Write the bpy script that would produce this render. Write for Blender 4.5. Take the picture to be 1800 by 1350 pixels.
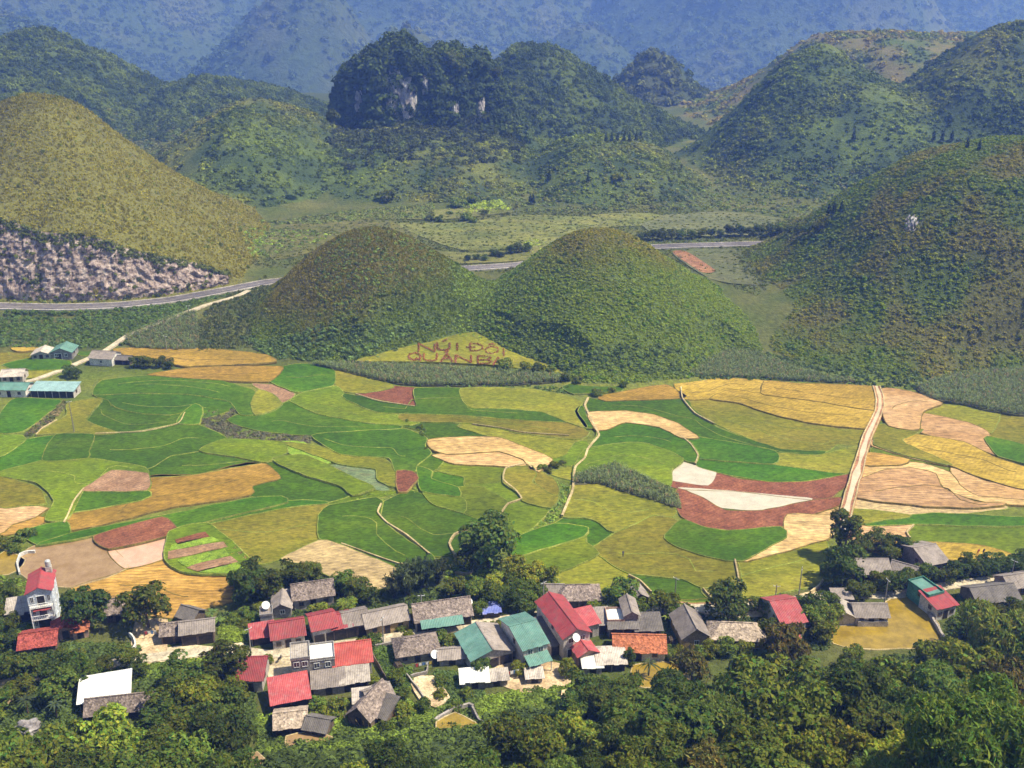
import bpy, bmesh, math, random
import numpy as np
from mathutils import Vector, Matrix
random.seed(7); RNG = np.random.default_rng(11)
scene = bpy.context.scene
for o in list(bpy.data.objects): bpy.data.objects.remove(o, do_unlink=True)
COL = scene.collection
R = math.radians
# ------------------------------------------------------------------ camera
CH = 134.0; PITCH = math.atan(735/1800); CP, SP = math.cos(PITCH), math.sin(PITCH)
cam_d = bpy.data.cameras.new('camera'); cam = bpy.data.objects.new('camera', cam_d); COL.objects.link(cam)
cam_d.sensor_width = 36.0; cam_d.lens = 36.0; cam_d.clip_start = 0.5; cam_d.clip_end = 20000
cam.location = (0, 0, CH); cam.rotation_euler = (math.pi/2 - PITCH, 0, 0)
scene.camera = cam
# ------------------------------------------------------------------ sky, sun, exposure
SUN_EL, SUN_AZ = 59.0, 96.0          # azimuth from +Y (away from camera) towards +X (right)
w = bpy.data.worlds.new('World'); scene.world = w; w.use_nodes = True
nt = w.node_tree; bg = nt.nodes['Background']
sky = nt.nodes.new('ShaderNodeTexSky'); sky.sky_type = 'NISHITA'; sky.sun_disc = False
sky.sun_elevation = R(SUN_EL); sky.sun_rotation = R(SUN_AZ); sky.altitude = 1000
sky.air_density = 1.3; sky.dust_density = 2.0
nt.links.new(sky.outputs[0], bg.inputs[0]); bg.inputs[1].default_value = 0.085
sun_d = bpy.data.lights.new('sun', 'SUN'); sun_d.energy = 5.0; sun_d.angle = R(1.4); sun_d.color = (1.0, 0.95, 0.87)
sun = bpy.data.objects.new('sun', sun_d); COL.objects.link(sun)
sdir = Vector((math.sin(R(SUN_AZ))*math.cos(R(SUN_EL)), math.cos(R(SUN_AZ))*math.cos(R(SUN_EL)), math.sin(R(SUN_EL))))
sun.rotation_euler = (-sdir).to_track_quat('-Z', 'Y').to_euler(); sun.location = sdir*900
vs = scene.view_settings
vs.view_transform = 'Standard'; vs.look = 'None'; vs.gamma = 1.0; vs.use_curve_mapping = False; vs.exposure = 0.58
cy = scene.cycles
cy.max_bounces = 5; cy.diffuse_bounces = 2; cy.glossy_bounces = 2; cy.transmission_bounces = 2
cy.volume_bounces = 1; cy.transparent_max_bounces = 6; cy.use_denoising = True
# ------------------------------------------------------------------ helpers
def ray(px, py):
    u, v = (px-900)/1800, (675-py)/1800
    return u, CP+v*SP, -(SP-v*CP)
def at(px, py, z=0.0):
    dx, dy, dz = ray(px, py); t = (z-CH)/dz
    return Vector((dx*t, dy*t, z))
def at_y(px, py, Y):
    dx, dy, dz = ray(px, py); t = Y/dy
    return Vector((dx*t, Y, CH+dz*t))
_perm = RNG.permutation(4096)
_grad = np.stack([np.cos(np.linspace(0, 2*np.pi, 64, endpoint=False)), np.sin(np.linspace(0, 2*np.pi, 64, endpoint=False))], 1)
def perlin(x, y):
    xi = np.floor(x).astype(np.int64); yi = np.floor(y).astype(np.int64); xf = x-xi; yf = y-yi
    u = xf*xf*xf*(xf*(xf*6-15)+10); v = yf*yf*yf*(yf*(yf*6-15)+10)
    def g(ix, iy, dx, dy):
        h = _grad[_perm[(_perm[ix & 4095]+iy) & 4095] & 63]; return h[..., 0]*dx+h[..., 1]*dy
    a = g(xi, yi, xf, yf); b = g(xi+1, yi, xf-1, yf); c = g(xi, yi+1, xf, yf-1); d = g(xi+1, yi+1, xf-1, yf-1)
    return ((a*(1-u)+b*u)*(1-v)+(c*(1-u)+d*u)*v)*1.5
def fbm(x, y, sc, octv=4, ridged=False):
    s = 0; a = 1.0; f = 1.0/sc; tot = 0
    for i in range(octv):
        n = perlin(x*f+i*17.3, y*f-i*9.1)
        if ridged: n = 1-2*np.abs(n)
        s = s+n*a; tot += a; a *= 0.5; f *= 2.03
    return s/tot
def sstep(a, b, x):
    t = np.clip((x-a)/(b-a), 0, 1); return t*t*(3-2*t)
def smax(a, b, k): return np.maximum(a, b)+np.maximum(k-np.abs(a-b), 0)**2/(4*k)
def tag(o, label=None, cat=None, group=None, kind=None):
    if label: o['label'] = label
    if cat: o['category'] = cat
    if group: o['group'] = group
    if kind: o['kind'] = kind
    return o
def mesh_obj(name, verts, faces, mat=None, parent=None, smooth=False):
    me = bpy.data.meshes.new(name); me.from_pydata([tuple(v) for v in verts], [], faces); me.update()
    o = bpy.data.objects.new(name, me); COL.objects.link(o)
    if mat: me.materials.append(mat)
    if parent: o.parent = parent
    if smooth: me.polygons.foreach_set('use_smooth', [True]*len(me.polygons))
    return o
def quad_mesh(name, V, F):
    """fast mesh from numpy verts (n,3) and quads (m,4)"""
    me = bpy.data.meshes.new(name)
    me.vertices.add(len(V)); me.vertices.foreach_set('co', np.ascontiguousarray(V, dtype=np.float32).ravel())
    m = len(F); me.loops.add(4*m); me.polygons.add(m)
    me.loops.foreach_set('vertex_index', np.ascontiguousarray(F, dtype=np.int32).ravel())
    me.polygons.foreach_set('loop_start', np.arange(0, 4*m, 4, dtype=np.int32))
    me.update(calc_edges=True); return me
def set_col(me, cols, name='col'):
    a = me.color_attributes.new(name, 'FLOAT_COLOR', 'POINT')
    c = np.ones((len(cols), 4), np.float32); c[:, :3] = cols; a.data.foreach_set('color', c.ravel())
def smooth_line(pts, closed=False, step=2.0, sharp=False):
    """Catmull-Rom through 2-D points, resampled about every `step` metres"""
    P = [np.array(p[:2], float) for p in pts]; n = len(P); out = []
    rng = range(n if closed else n-1)
    for i in rng:
        p1, p2 = P[i], P[(i+1) % n]
        p0 = P[(i-1) % n] if (closed or i > 0) else p1*2-p2
        p3 = P[(i+2) % n] if (closed or i < n-2) else p2*2-p1
        k = max(1, int(np.linalg.norm(p2-p1)/step))
        for j in range(k):
            t = j/k
            if sharp: out.append(p1+(p2-p1)*t); continue
            out.append(0.5*(2*p1+(p2-p0)*t+(2*p0-5*p1+4*p2-p3)*t*t+(3*p1-p0-3*p2+p3)*t**3)*0.5+(p1+(p2-p1)*t)*0.5)
    if not closed: out.append(P[-1])
    return np.array(out)
# ------------------------------------------------------------------ materials
MATS = {}
def new_mat(name):
    m = bpy.data.materials.new(name); m.use_nodes = True; MATS[name] = m
    return m, m.node_tree, m.node_tree.nodes['Principled BSDF']
def N(nt, t, **kw):
    n = nt.nodes.new(t)
    for k, v in kw.items(): setattr(n, k, v)
    return n
def ramp(nt, stops):
    r = N(nt, 'ShaderNodeValToRGB'); e = r.color_ramp.elements
    while len(e) < len(stops): e.new(0.5)
    for el, (p, c) in zip(e, stops): el.position = p; el.color = (*c, 1)
    return r
def noise(nt, vec, scale, detail=4, rough=0.55):
    n = N(nt, 'ShaderNodeTexNoise'); n.inputs['Scale'].default_value = scale; n.inputs['Detail'].default_value = detail
    n.inputs['Roughness'].default_value = rough; nt.links.new(vec, n.inputs['Vector']); return n
def mix(nt, fac, a, b, blend='MIX'):
    m = N(nt, 'ShaderNodeMix', data_type='RGBA', blend_type=blend)
    for s, v in ((m.inputs[0], fac), (m.inputs[6], a), (m.inputs[7], b)):
        if hasattr(v, 'is_output'): nt.links.new(v, s)
        else: s.default_value = v if not isinstance(v, tuple) else (*v[:3], 1)
    return m.outputs[2]
def bump(nt, bs, h, strength, dist):
    b = N(nt, 'ShaderNodeBump'); b.inputs['Strength'].default_value = strength; b.inputs['Distance'].default_value = dist
    nt.links.new(h, b.inputs['Height']); nt.links.new(b.outputs[0], bs.inputs['Normal'])
def math_n(nt, op, a, b=0.5):
    m = N(nt, 'ShaderNodeMath', operation=op)
    for s, v in ((m.inputs[0], a), (m.inputs[1], b)):
        if hasattr(v, 'is_output'): nt.links.new(v, s)
        else: s.default_value = v
    return m.outputs[0]
def mapr(nt, v, a, b, c, d):
    m = N(nt, 'ShaderNodeMapRange'); nt.links.new(v, m.inputs[0])
    for i, x in enumerate((a, b, c, d)): m.inputs[i+1].default_value = x
    return m.outputs[0]
def pos(nt): return N(nt, 'ShaderNodeNewGeometry').outputs['Position']
def mat_surface(name, c1, c2, c3=None, scale=0.15, fine=2.0, bumpd=0.15, rough=0.9, spec=0.15, hue=0.0, streak=None, rows=0.0):
    """mottled natural surface: two or three colours, patches + grain + relief"""
    m, nt, bs = new_mat(name); p = pos(nt)
    if streak:                                  # stretched coordinates give rows / mowing streaks
        mp = N(nt, 'ShaderNodeMapping'); mp.inputs['Rotation'].default_value = (0, 0, R(streak[0])); mp.inputs['Scale'].default_value = (streak[1], 1, 1)
        nt.links.new(p, mp.inputs[0]); pv = mp.outputs[0]
    else: pv = p
    n1 = noise(nt, pv, scale, 5, 0.62); n2 = noise(nt, pv, fine, 3, 0.7)
    st = [(0.32, c1), (0.62, c2)] if c3 is None else [(0.28, c1), (0.5, c2), (0.72, c3)]
    r = ramp(nt, st); nt.links.new(n1.outputs[0], r.inputs[0])
    g = mapr(nt, n2.outputs[0], 0.25, 0.75, 0.5, 1.5)
    c = mix(nt, 1.0, r.outputs[0], g, 'MULTIPLY')
    n3 = noise(nt, p, 0.42, 4, 0.7); c = mix(nt, 1.0, c, mapr(nt, n3.outputs[0], 0.3, 0.7, 0.72, 1.28), 'MULTIPLY')
    n4 = noise(nt, p, 0.035, 2, 0.5); c = mix(nt, 1.0, c, mapr(nt, n4.outputs[0], 0.3, 0.7, 0.85, 1.15), 'MULTIPLY')
    if rows:
        wv = N(nt, 'ShaderNodeTexWave'); wv.inputs['Scale'].default_value = 0.27; wv.inputs['Distortion'].default_value = 7.0; wv.inputs['Detail'].default_value = 3.0; wv.inputs['Detail Scale'].default_value = 0.6
        mp2 = N(nt, 'ShaderNodeMapping'); mp2.inputs['Rotation'].default_value = (0, 0, R((streak or (30,))[0]+25)); nt.links.new(p, mp2.inputs[0]); nt.links.new(mp2.outputs[0], wv.inputs[0])
        c = mix(nt, 1.0, c, mapr(nt, wv.outputs['Fac'], 0, 1, 1-rows, 1+rows), 'MULTIPLY')
    oi = N(nt, 'ShaderNodeObjectInfo'); hs = N(nt, 'ShaderNodeHueSaturation')
    nt.links.new(mapr(nt, oi.outputs['Random'], 0, 1, 0.84, 1.16), hs.inputs['Value'])
    hs.inputs['Hue'].default_value = 0.5
    if hue: nt.links.new(mapr(nt, oi.outputs['Random'], 0, 1, 0.5-hue, 0.5+hue), hs.inputs['Hue'])
    nt.links.new(c, hs.inputs['Color']); nt.links.new(hs.outputs[0], bs.inputs['Base Color'])
    bs.inputs['Roughness'].default_value = rough; bs.inputs['Specular IOR Level'].default_value = spec
    if bumpd: bump(nt, bs, n2.outputs[0], 1.0, bumpd)
    return m
def mat_attr(name, instancer=False, fine=1.5, bumpd=0.3, rough=0.9, trans=0.0, var=0.3, spec=0.12, vscale=None):
    """albedo read from the 'col' attribute, with procedural grain"""
    m, nt, bs = new_mat(name); p = pos(nt)
    a = N(nt, 'ShaderNodeAttribute', attribute_name='col', attribute_type='INSTANCER' if instancer else 'GEOMETRY')
    n2 = noise(nt, p, fine, 4, 0.7); g = mapr(nt, n2.outputs[0], 0.25, 0.75, 1-var, 1+var)
    c = mix(nt, 1.0, a.outputs['Color'], g, 'MULTIPLY')
    nt.links.new(c, bs.inputs['Base Color']); bs.inputs['Roughness'].default_value = rough
    bs.inputs['Specular IOR Level'].default_value = spec
    if bumpd: bump(nt, bs, n2.outputs[0], 1.0, bumpd)
    if trans:
        t = N(nt, 'ShaderNodeBsdfTranslucent'); nt.links.new(c, t.inputs[0]); ms = N(nt, 'ShaderNodeMixShader')
        ms.inputs[0].default_value = trans; nt.links.new(bs.outputs[0], ms.inputs[1]); nt.links.new(t.outputs[0], ms.inputs[2])
        nt.links.new(ms.outputs[0], nt.nodes['Material Output'].inputs[0])
    return m
M_TERR = mat_attr('hill_scrub', fine=0.55, bumpd=0.9, var=0.45)
M_FAR = mat_attr('mountain_forest', fine=0.09, bumpd=6.0, var=0.5)
M_BUSH = mat_attr('shrub_leaves', instancer=True, fine=2.0, bumpd=0, var=0.25, trans=0.25)

# ------------------------------------------------------------------ terrain
HILLS = []   # (name, Y0, X0, H, left dist/height, right dist/height, front, back, noise amp, noise scale)
def smooth_prof(d, h, Y0):
    dd = np.linspace(0, d[-1], 1600); hh = np.interp(dd, d, h)
    k = max(3, int(6.0*Y0/500/(dd[1]-dd[0]))); ker = np.hanning(2*k+1); ker /= ker.sum()
    return dd, np.convolve(np.concatenate([hh[k:0:-1], hh, np.full(k, hh[-1])]), ker, 'valid')
def abs_prof(H, pts, Y0): return smooth_prof([0.0]+[p[0] for p in pts], [H]+[p[1] for p in pts], Y0)
def hill(name, Y0, peak, left, right, front=1.0, back=1.0, amp=1.0, nsc=18.0, ridged=False, power=2.0, shear=0.0):
    pk = at_y(*peak, Y0)
    def prof(pts):
        d = [0.0]; h = [pk.z]
        for q in pts:
            w_ = at_y(*q, Y0); d.append(abs(w_.x-pk.x)); h.append(w_.z)
        sl = (h[-1]-h[-2])/max(d[-1]-d[-2], 1e-3); d.append(d[-1]+400); h.append(h[-1]+min(sl, -0.25)*400)
        return smooth_prof(d, h, Y0)
    HILLS.append(dict(name=name, Y0=Y0, X0=pk.x, H=pk.z, L=prof(left), Rr=prof(right), f=front, b=back, amp=amp, nsc=nsc, rg=ridged, p=power, sh=shear))
hill('hill', 490, (60, 163), [(0, 180), (-60, 230), (-120, 290), (-200, 350), (-280, 410), (-340, 450)],
     [(110, 175), (150, 205), (200, 255), (260, 305), (310, 345), (370, 385), (420, 415), (460, 440), (500, 470)], amp=1.3, front=1.4, power=2.8, shear=0.25)
hill('hill', 402, (650, 402), [(600, 415), (550, 445), (500, 490), (450, 535), (410, 575), (380, 600)],
     [(700, 412), (740, 435), (790, 467), (840, 503), (880, 533), (920, 560)], amp=0.5)
hill('hill', 402, (1060, 403), [(1010, 410), (960, 440), (910, 475), (860, 515), (820, 550)],
     [(1100, 412), (1150, 440), (1200, 475), (1260, 515), (1320, 550), (1360, 580)], amp=0.6, front=1.25)
hill('hill', 425, (1860, 240), [(1800, 247), (1760, 255), (1700, 270), (1620, 300), (1560, 340), (1500, 385), (1450, 430), (1400, 468), (1340, 500), (1270, 520), (1200, 535)],
     [(1900, 245), (2000, 270), (2150, 340), (2300, 430), (2400, 500)], amp=1.8, nsc=26, front=0.70, power=2.9)
hill('hill', 690, (455, 172), [(430, 175), (370, 205), (320, 240), (270, 285), (230, 330), (190, 370)],
     [(500, 185), (540, 200), (600, 235), (680, 290), (760, 350)], amp=3.0, nsc=40, front=1.6)
hill('hill', 705, (720, 215), [(600, 228), (540, 255), (480, 310), (420, 350), (330, 390)],
     [(800, 220), (900, 236), (960, 260), (1020, 300), (1080, 340), (1150, 380)], amp=3.5, nsc=38, front=1.35)
hill('karst_hill', 712, (690, 72), [(650, 92), (622, 115), (600, 140), (592, 190), (584, 245), (570, 300)],
     [(740, 95), (790, 104), (830, 114), (865, 124), (885, 160), (903, 205), (925, 240), (960, 300)], front=0.42, back=0.8, amp=6.0, nsc=22, ridged=True)
hill('hill', 860, (940, 80), [(900, 85), (872, 112), (840, 150), (800, 200)],
     [(985, 86), (1010, 105), (1060, 140), (1095, 165), (1130, 185), (1170, 205), (1230, 235), (1300, 270)], amp=5, nsc=45, front=1.3)
hill('hill', 650, (1060, 240), [(1000, 246), (960, 262), (920, 290), (880, 330), (830, 365)],
     [(1130, 250), (1180, 270), (1215, 300), (1260, 330), (1320, 365)], amp=2.0, nsc=35, front=1.3)
hill('hill', 720, (1445, 75), [(1400, 95), (1360, 130), (1330, 160), (1300, 195), (1260, 225), (1230, 260), (1190, 290), (1140, 330)],
     [(1470, 85), (1500, 115), (1530, 130), (1580, 150), (1650, 190), (1750, 250), (1850, 320)], amp=3.0, nsc=40, front=1.3, power=2.3)
hill('hill', 690, (1825, 36), [(1800, 40), (1760, 48), (1720, 65), (1680, 100), (1640, 130), (1600, 160), (1560, 200), (1500, 260), (1430, 310), (1350, 350)],
     [(1880, 50), (1960, 100), (2060, 180), (2200, 300)], amp=3.0, nsc=40, front=0.9, power=2.3)
hill('hill', 950, (1570, 53), [(1500, 58), (1450, 62), (1400, 85), (1360, 120), (1300, 165), (1260, 185), (1200, 205), (1130, 235)],
     [(1640, 65), (1700, 68), (1740, 64), (1850, 80), (1950, 120)], amp=3.0, nsc=60, front=1.2)
hill('hill', 1060, (1150, 88), [(1110, 110), (1085, 140), (1060, 170), (1030, 200)], [(1190, 105), (1220, 140), (1255, 170), (1290, 195)], amp=8, nsc=60)
hill('hill', 930, (70, 54), [(40, 56), (0, 70), (-80, 110), (-160, 160)], [(95, 57), (140, 85), (200, 110), (240, 140), (270, 155), (330, 200), (380, 240)], amp=5, nsc=55, front=1.4)
hill('hill', 960, (360, 134), [(330, 140), (270, 158), (220, 190), (150, 240)], [(440, 150), (500, 165), (555, 185), (620, 220), (680, 260)], amp=5, nsc=55, front=1.6)
hill('mountain', 1900, (-60, 10), [(-150, 40), (-300, 120)], [(0, 22), (70, 50), (130, 85), (200, 130), (260, 180)], amp=16, nsc=130)
hill('mountain', 2200, (555, -40), [(500, -20), (450, 20), (400, 70), (340, 130), (280, 180)], [(600, -5), (625, 30), (655, 75), (690, 120), (740, 170)], amp=26, nsc=170)
hill('mountain', 1750, (715, 45), [(690, 55), (650, 100), (620, 130), (580, 180)], [(750, 60), (795, 105), (830, 140), (870, 180)], amp=16, nsc=110)
hill('mountain', 2400, (1035, 38), [(1000, 48), (960, 80), (920, 110), (870, 160)], [(1080, 70), (1130, 120), (1180, 165)], amp=26, nsc=170)
def mountain(px, Y0, H, rl, rr, front=1.0, amp=115, nsc=430, top=0.12):
    x0 = (px-900)/1800*Y0/0.98
    def prof(r): return [(r*top, H*0.97), (r*0.3, H*0.72), (r*0.55, H*0.28), (r*0.8, -70), (r, -170.0), (r*1.3, -320)]
    HILLS.append(dict(name='mountain', Y0=Y0, X0=x0, H=H, L=abs_prof(H, prof(rl), Y0), Rr=abs_prof(H, prof(rr), Y0), f=front, b=1.0, amp=amp, nsc=nsc, rg=True, p=2.0))
mountain(60, 3200, 330, 1250, 1150)
mountain(400, 3700, 390, 1100, 1100, front=1.2)
mountain(800, 3500, 330, 1000, 900, front=1.15)
mountain(1090, 3900, 380, 800, 900, front=1.2)
mountain(1330, 3000, 320, 760, 640)
mountain(1600, 3600, 330, 800, 700, front=1.1)
mountain(1990, 3900, 300, 800, 1300, front=1.0)

ROAD_PX = [(-90, 536, 8.2), (0, 538, 8.2), (100, 540, 8.2), (200, 537, 8.2), (300, 527, 8.2), (400, 509, 8.2), (470, 496, 8.2), (560, 487, 8.2), (690, 480, 8.2), (815, 472, 8.2), (905, 466, 8.2),
           (1020, 452, 8.2), (1150, 434, 8.2), (1300, 429, 8.2), (1450, 425, 8.2), (1600, 422, 8.2)]
ROAD = smooth_line([at(*p) for p in ROAD_PX], step=3.0)
LANE = smooth_line([at(438, 517, 6.5), at(415, 530, 6.0), at(350, 556, 4.2), at(290, 577, 2.6), at(222, 600, 0.7), at(160, 628, 0.3), at(110, 650, 0.2), at(60, 668, 0.2), at(45, 672, .2)], step=2.0)
def tri_h(Y): return 0.55+np.maximum(0, Y-343)*0.10
TRI = [(628, 633), (700, 612), (760, 600), (800, 588), (835, 583), (862, 597), (900, 619), (960, 640), (1003, 656), (940, 651), (880, 641), (780, 636), (700, 634)]
def at_slope(px, py, f=tri_h):
    z = 1.0
    for _ in range(8): g = at(px, py, z); z = float(f(g.y))
    return Vector((g.x, g.y, z))
FLATS = [(np.array([at_slope(*p)[:2] for p in TRI]), None)]
for q in ('552,637 640,634 780,641 880,649 1002,659 990,671 940,673 860,678 720,676 660,666 600,651',
          '1213,661 1240,640 1280,618 1320,620 1420,655 1505,674 1400,669 1300,664', '1605,683 1680,657 1830,648 1830,735 1740,723 1690,711 1640,703'):
    FLATS.append((np.array([at(*map(float, k.split(',')), 0.3)[:2] for k in q.split()]), 0.0))
def in_poly(X, Y, P):
    r = np.zeros(X.shape, bool); n = len(P); j = n-1
    for i in range(n):
        xi, yi = P[i]; xj, yj = P[j]
        if yi != yj: c = ((yi > Y) != (yj > Y)) & (X < (xj-xi)*(Y-yi)/(yj-yi)+xi); r ^= c
        j = i
    return r
def dist_line(X, Y, line):
    best = np.full(np.shape(X), 1e9); side = np.zeros(np.shape(X))
    for a, b in zip(line[:-1], line[1:]):
        d = b-a; L2 = d@d; t = np.clip(((X-a[0])*d[0]+(Y-a[1])*d[1])/L2, 0, 1)
        ex = X-(a[0]+t*d[0]); ey = Y-(a[1]+t*d[1]); dd = np.hypot(ex, ey)
        s = d[0]*ey-d[1]*ex; m = dd < best; best = np.where(m, dd, best); side = np.where(m, np.sign(s), side)
    return best, side
def fore_edge(X): return np.clip(150+0.21*(X+60), 142, 190)
def terrain(X, Y, detail=True):
    """ground height and the index of the hill that forms it (-1 valley, -2 near slope)"""
    X = np.asarray(X, float); Y = np.asarray(Y, float); sh = X.shape; X = X.ravel(); Y = Y.ravel()
    base = 8*sstep(356, 396, Y)-200*sstep(1050, 2300, Y)
    d = fore_edge(X)-Y
    fore = 0.62*np.where(d > 0, d*d/(d+14), 0)+(fbm(X, Y, 30, 3)*3*sstep(5, 40, d) if detail else 0)
    base = np.where(d > 0, np.minimum(fore, 118), base)
    if detail: base = base+np.where(Y > 450, fbm(X, Y, 60, 3)*2.0*sstep(555, 660, Y), 0)
    h = base.copy(); idx = np.where(d > 3, -2, -1)
    for i, q in enumerate(HILLS):
        dy = Y-q['Y0']; dx = X-q['X0']+q.get('sh', 0)*np.minimum(dy, 0); yl = np.where(dy < 0, q['f'], q['b'])
        r = np.hypot(dx, dy/yl) if q['p'] == 2.0 else (np.abs(dx)**q['p']+np.abs(dy/yl)**q['p'])**(1/q['p'])
        sel = r < 250+q['Y0']*0.55
        sel &= (Y > 200)
        if not sel.any(): continue
        xs, ys, rs = X[sel], Y[sel], r[sel]
        c = dx[sel]/np.maximum(rs, 1e-6); wgt = 0.5+0.5*np.clip(c, -1, 1)
        wob = 1+0.07*perlin(np.arctan2(dy[sel], dx[sel])*2.2+i*7.7, np.full(xs.shape, i*3.3))*sstep(5, 40, rs)
        rs = rs*wob
        hh = np.interp(rs, *q['L'])*(1-wgt)+np.interp(rs, *q['Rr'])*wgt
        if i == 0: hh = np.where(ys < np.interp(xs, ROAD[:, 0], ROAD[:, 1]), -25, hh)
        if detail:
            up = sstep(0, 14 if q['Y0'] < 1200 else 60, hh-8)
            n = fbm(xs, ys, q['nsc'], 4 if q['Y0'] < 1200 else 6, q['rg'])
            hh = hh+n*q['amp']*up
            if q['name'] == 'karst_hill':
                n2 = fbm(xs, ys, 13, 3); hh = hh+n2*9.0*up
        k = 5.0 if q['Y0'] < 500 else (9.0 if q['Y0'] < 1200 else 25.0)
        cur = h[sel]; nh = smax(cur, hh, k); idx[sel] = np.where(hh > cur-0.5, i, idx[sel]); h[sel] = nh
    fl = (Y > 318) & (Y < 392)
    if fl.any():
        for P, zmax in FLATS:
            c = P.mean(0); m = fl & (np.abs(X-c[0]) < np.ptp(P[:, 0])/2+30)
            if not m.any(): continue
            xs, ys = X[m], Y[m]; ins = in_poly(xs, ys, P); dd, _ = dist_line(xs, ys, np.concatenate([P, P[:1]]))
            top = (tri_h(ys)-0.35) if zmax is None else np.full(xs.shape, zmax)
            h[m] = np.where(ins, np.minimum(h[m], top), np.minimum(h[m], top+0.3+dd*0.75+np.maximum(0, dd-7)**2*0.3))
    # the highway: level bed, cut into the left hill
    near = (Y > 380) & (Y < 545)
    if near.any():
        dd, sd = dist_line(X[near], Y[near], ROAD)
        cap = 8.0+np.maximum(0, dd-7.5)*3.2
        hn = h[near]; xl = X[near]
        up = sd > 0
        hn = np.where(up & (xl < -95), np.minimum(hn, cap), hn)
        hn = np.where(xl >= -95, np.minimum(hn, 8.0+np.maximum(0, dd-6)*2.2), hn)
        f = 1-sstep(5.0, 7.2, dd); hn = hn*(1-f)+7.9*f
        h[near] = hn
    return h.reshape(sh), idx.reshape(sh)
def ground_z(x, y): return float(terrain(np.array([x]), np.array([y]))[0][0])
def hit(px, py, tmax=2600):
    """where the line of sight through a picture point meets the ground"""
    d = np.array(ray(px, py)); lo = 0.9; t = np.linspace(40, 460, 90) if py > 560 else np.linspace(300, tmax, 330)
    P = d[None, :]*t[:, None]; h, _ = terrain(P[:, 0], P[:, 1], False); i = max(int(np.argmax((CH+P[:, 2]) < h)), 1)
    st = t[1]-t[0]; t = np.linspace(max(t[i]-3*st, 20), t[i]+2*st, 46)
    P = d[None, :]*t[:, None]; h, _ = terrain(P[:, 0], P[:, 1]); i = max(int(np.argmax((CH+P[:, 2]) < h)), 1)
    return Vector((P[i, 0], P[i, 1], h[i]))
def hit_many(px, py, t0, t1, n=70):
    px = np.asarray(px, float); py = np.asarray(py, float); u, v = (px-900)/1800, (675-py)/1800; t = np.linspace(t0, t1, n)
    X = u[:, None]*t; Y = (CP+v*SP)[:, None]*t; Z = CH-(SP-v*CP)[:, None]*t; h, _ = terrain(X, Y); i = np.clip(np.argmax(Z < h, 1), 1, n-1); k = np.arange(len(px))
    return np.stack([X[k, i], Y[k, i], Z[k, i]], 1)
def project(X, Y, Z):
    d = Y*CP-(Z-CH)*SP; return 900+1800*X/d, 675-1800*(Y*SP+(Z-CH)*CP)/d
def albedo(X, Y, idx, h):
    """ground-cover colour: dry grass, green scrub, rock, farmland; sunlight painted on one flank"""
    X = np.asarray(X); Y = np.asarray(Y)
    n1 = fbm(X, Y, 28, 4)*0.5+0.5; n2 = fbm(X+300, Y-100, 9, 3)*0.5+0.5; n3 = fbm(X-900, Y+500, 130, 3)*0.5+0.5
    dry = np.array([0.170, 0.135, 0.042]); grn = np.array([0.080, 0.108, 0.022]); drk = np.array([0.034, 0.052, 0.020]); yel = np.array([0.155, 0.150, 0.040])
    def L(a, b, t): return a*(1-t[..., None])+b*t[..., None]
    C = L(grn, dry, sstep(0.35, 0.7, 0.6*n1+0.4*n2))
    for i, q in enumerate(HILLS):
        m = idx == i
        if not m.any(): continue
        a, b, c_, hh = n1[m], n2[m], n3[m], h[m]
        rel = np.clip(hh/max(q['H'], 1), 0, 1.2)
        if i == 0:  col = L(np.array([0.112, 0.106, 0.030]), np.array([0.172, 0.160, 0.040]), sstep(0.3, 0.65, a*0.5+0.5*np.clip((X[m]-q['X0']+20)/70, 0, 1)))  # paler to the right: the sunlit flank is put into the colour
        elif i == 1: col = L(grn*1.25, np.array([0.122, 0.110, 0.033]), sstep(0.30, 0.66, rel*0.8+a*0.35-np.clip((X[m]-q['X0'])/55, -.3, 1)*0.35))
        elif i == 2: col = L(grn*1.3, np.array([0.122, 0.112, 0.034]), sstep(0.45, 0.8, rel*0.55+a*0.45))
        elif i == 3: col = L(grn*1.1, np.array([0.118, 0.112, 0.032]), sstep(0.4, 0.65, a))
        elif q['name'] == 'karst_hill': col = L(drk, grn*0.8, sstep(0.5, 0.75, b))
        elif q['Y0'] < 760: col = L(drk*1.35, L(grn*1.3, yel*1.1, sstep(0.35, 0.75, c_)), sstep(0.33, 0.66, a*0.7+b*0.3))
        elif q['Y0'] == 950: col = L(grn*1.1, np.array([0.17, 0.145, 0.055]), sstep(0.35, 0.65, a))
        elif q['Y0'] < 1000: col = L(drk*1.1, grn*0.95, sstep(0.35, 0.65, a))
        else: col = L(drk*1.3, np.array([0.075, 0.088, 0.045]), sstep(0.42, 0.68, n3[m]*0.6+fbm(X[m], Y[m], 420, 4)*0.3+0.2))
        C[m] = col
    v = (idx == -1)
    if v.any():
        farm = sstep(205, 225, Y[v])*(1-sstep(335, 350, Y[v]))
        col = L(np.array([0.070, 0.088, 0.020]), np.array([0.108, 0.110, 0.030]), sstep(0.35, 0.7, n1[v]))
        col = L(col, L(np.array([0.10, 0.135, 0.018]), np.array([0.16, 0.17, 0.03]), sstep(0.3, 0.7, n1[v])), farm)
        far = sstep(900, 1100, Y[v]); col = L(col, np.array([0.05, 0.065, 0.025])*np.ones_like(col), far)
        C[v] = col
    v = idx == -2
    if v.any(): C[v] = L(drk*1.2, grn*0.9, sstep(0.3, 0.7, n2[v]))
    return C
NAME_OF = {-1: 'valley_floor', -2: 'near_slope'}
LABELS_H = {}
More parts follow.
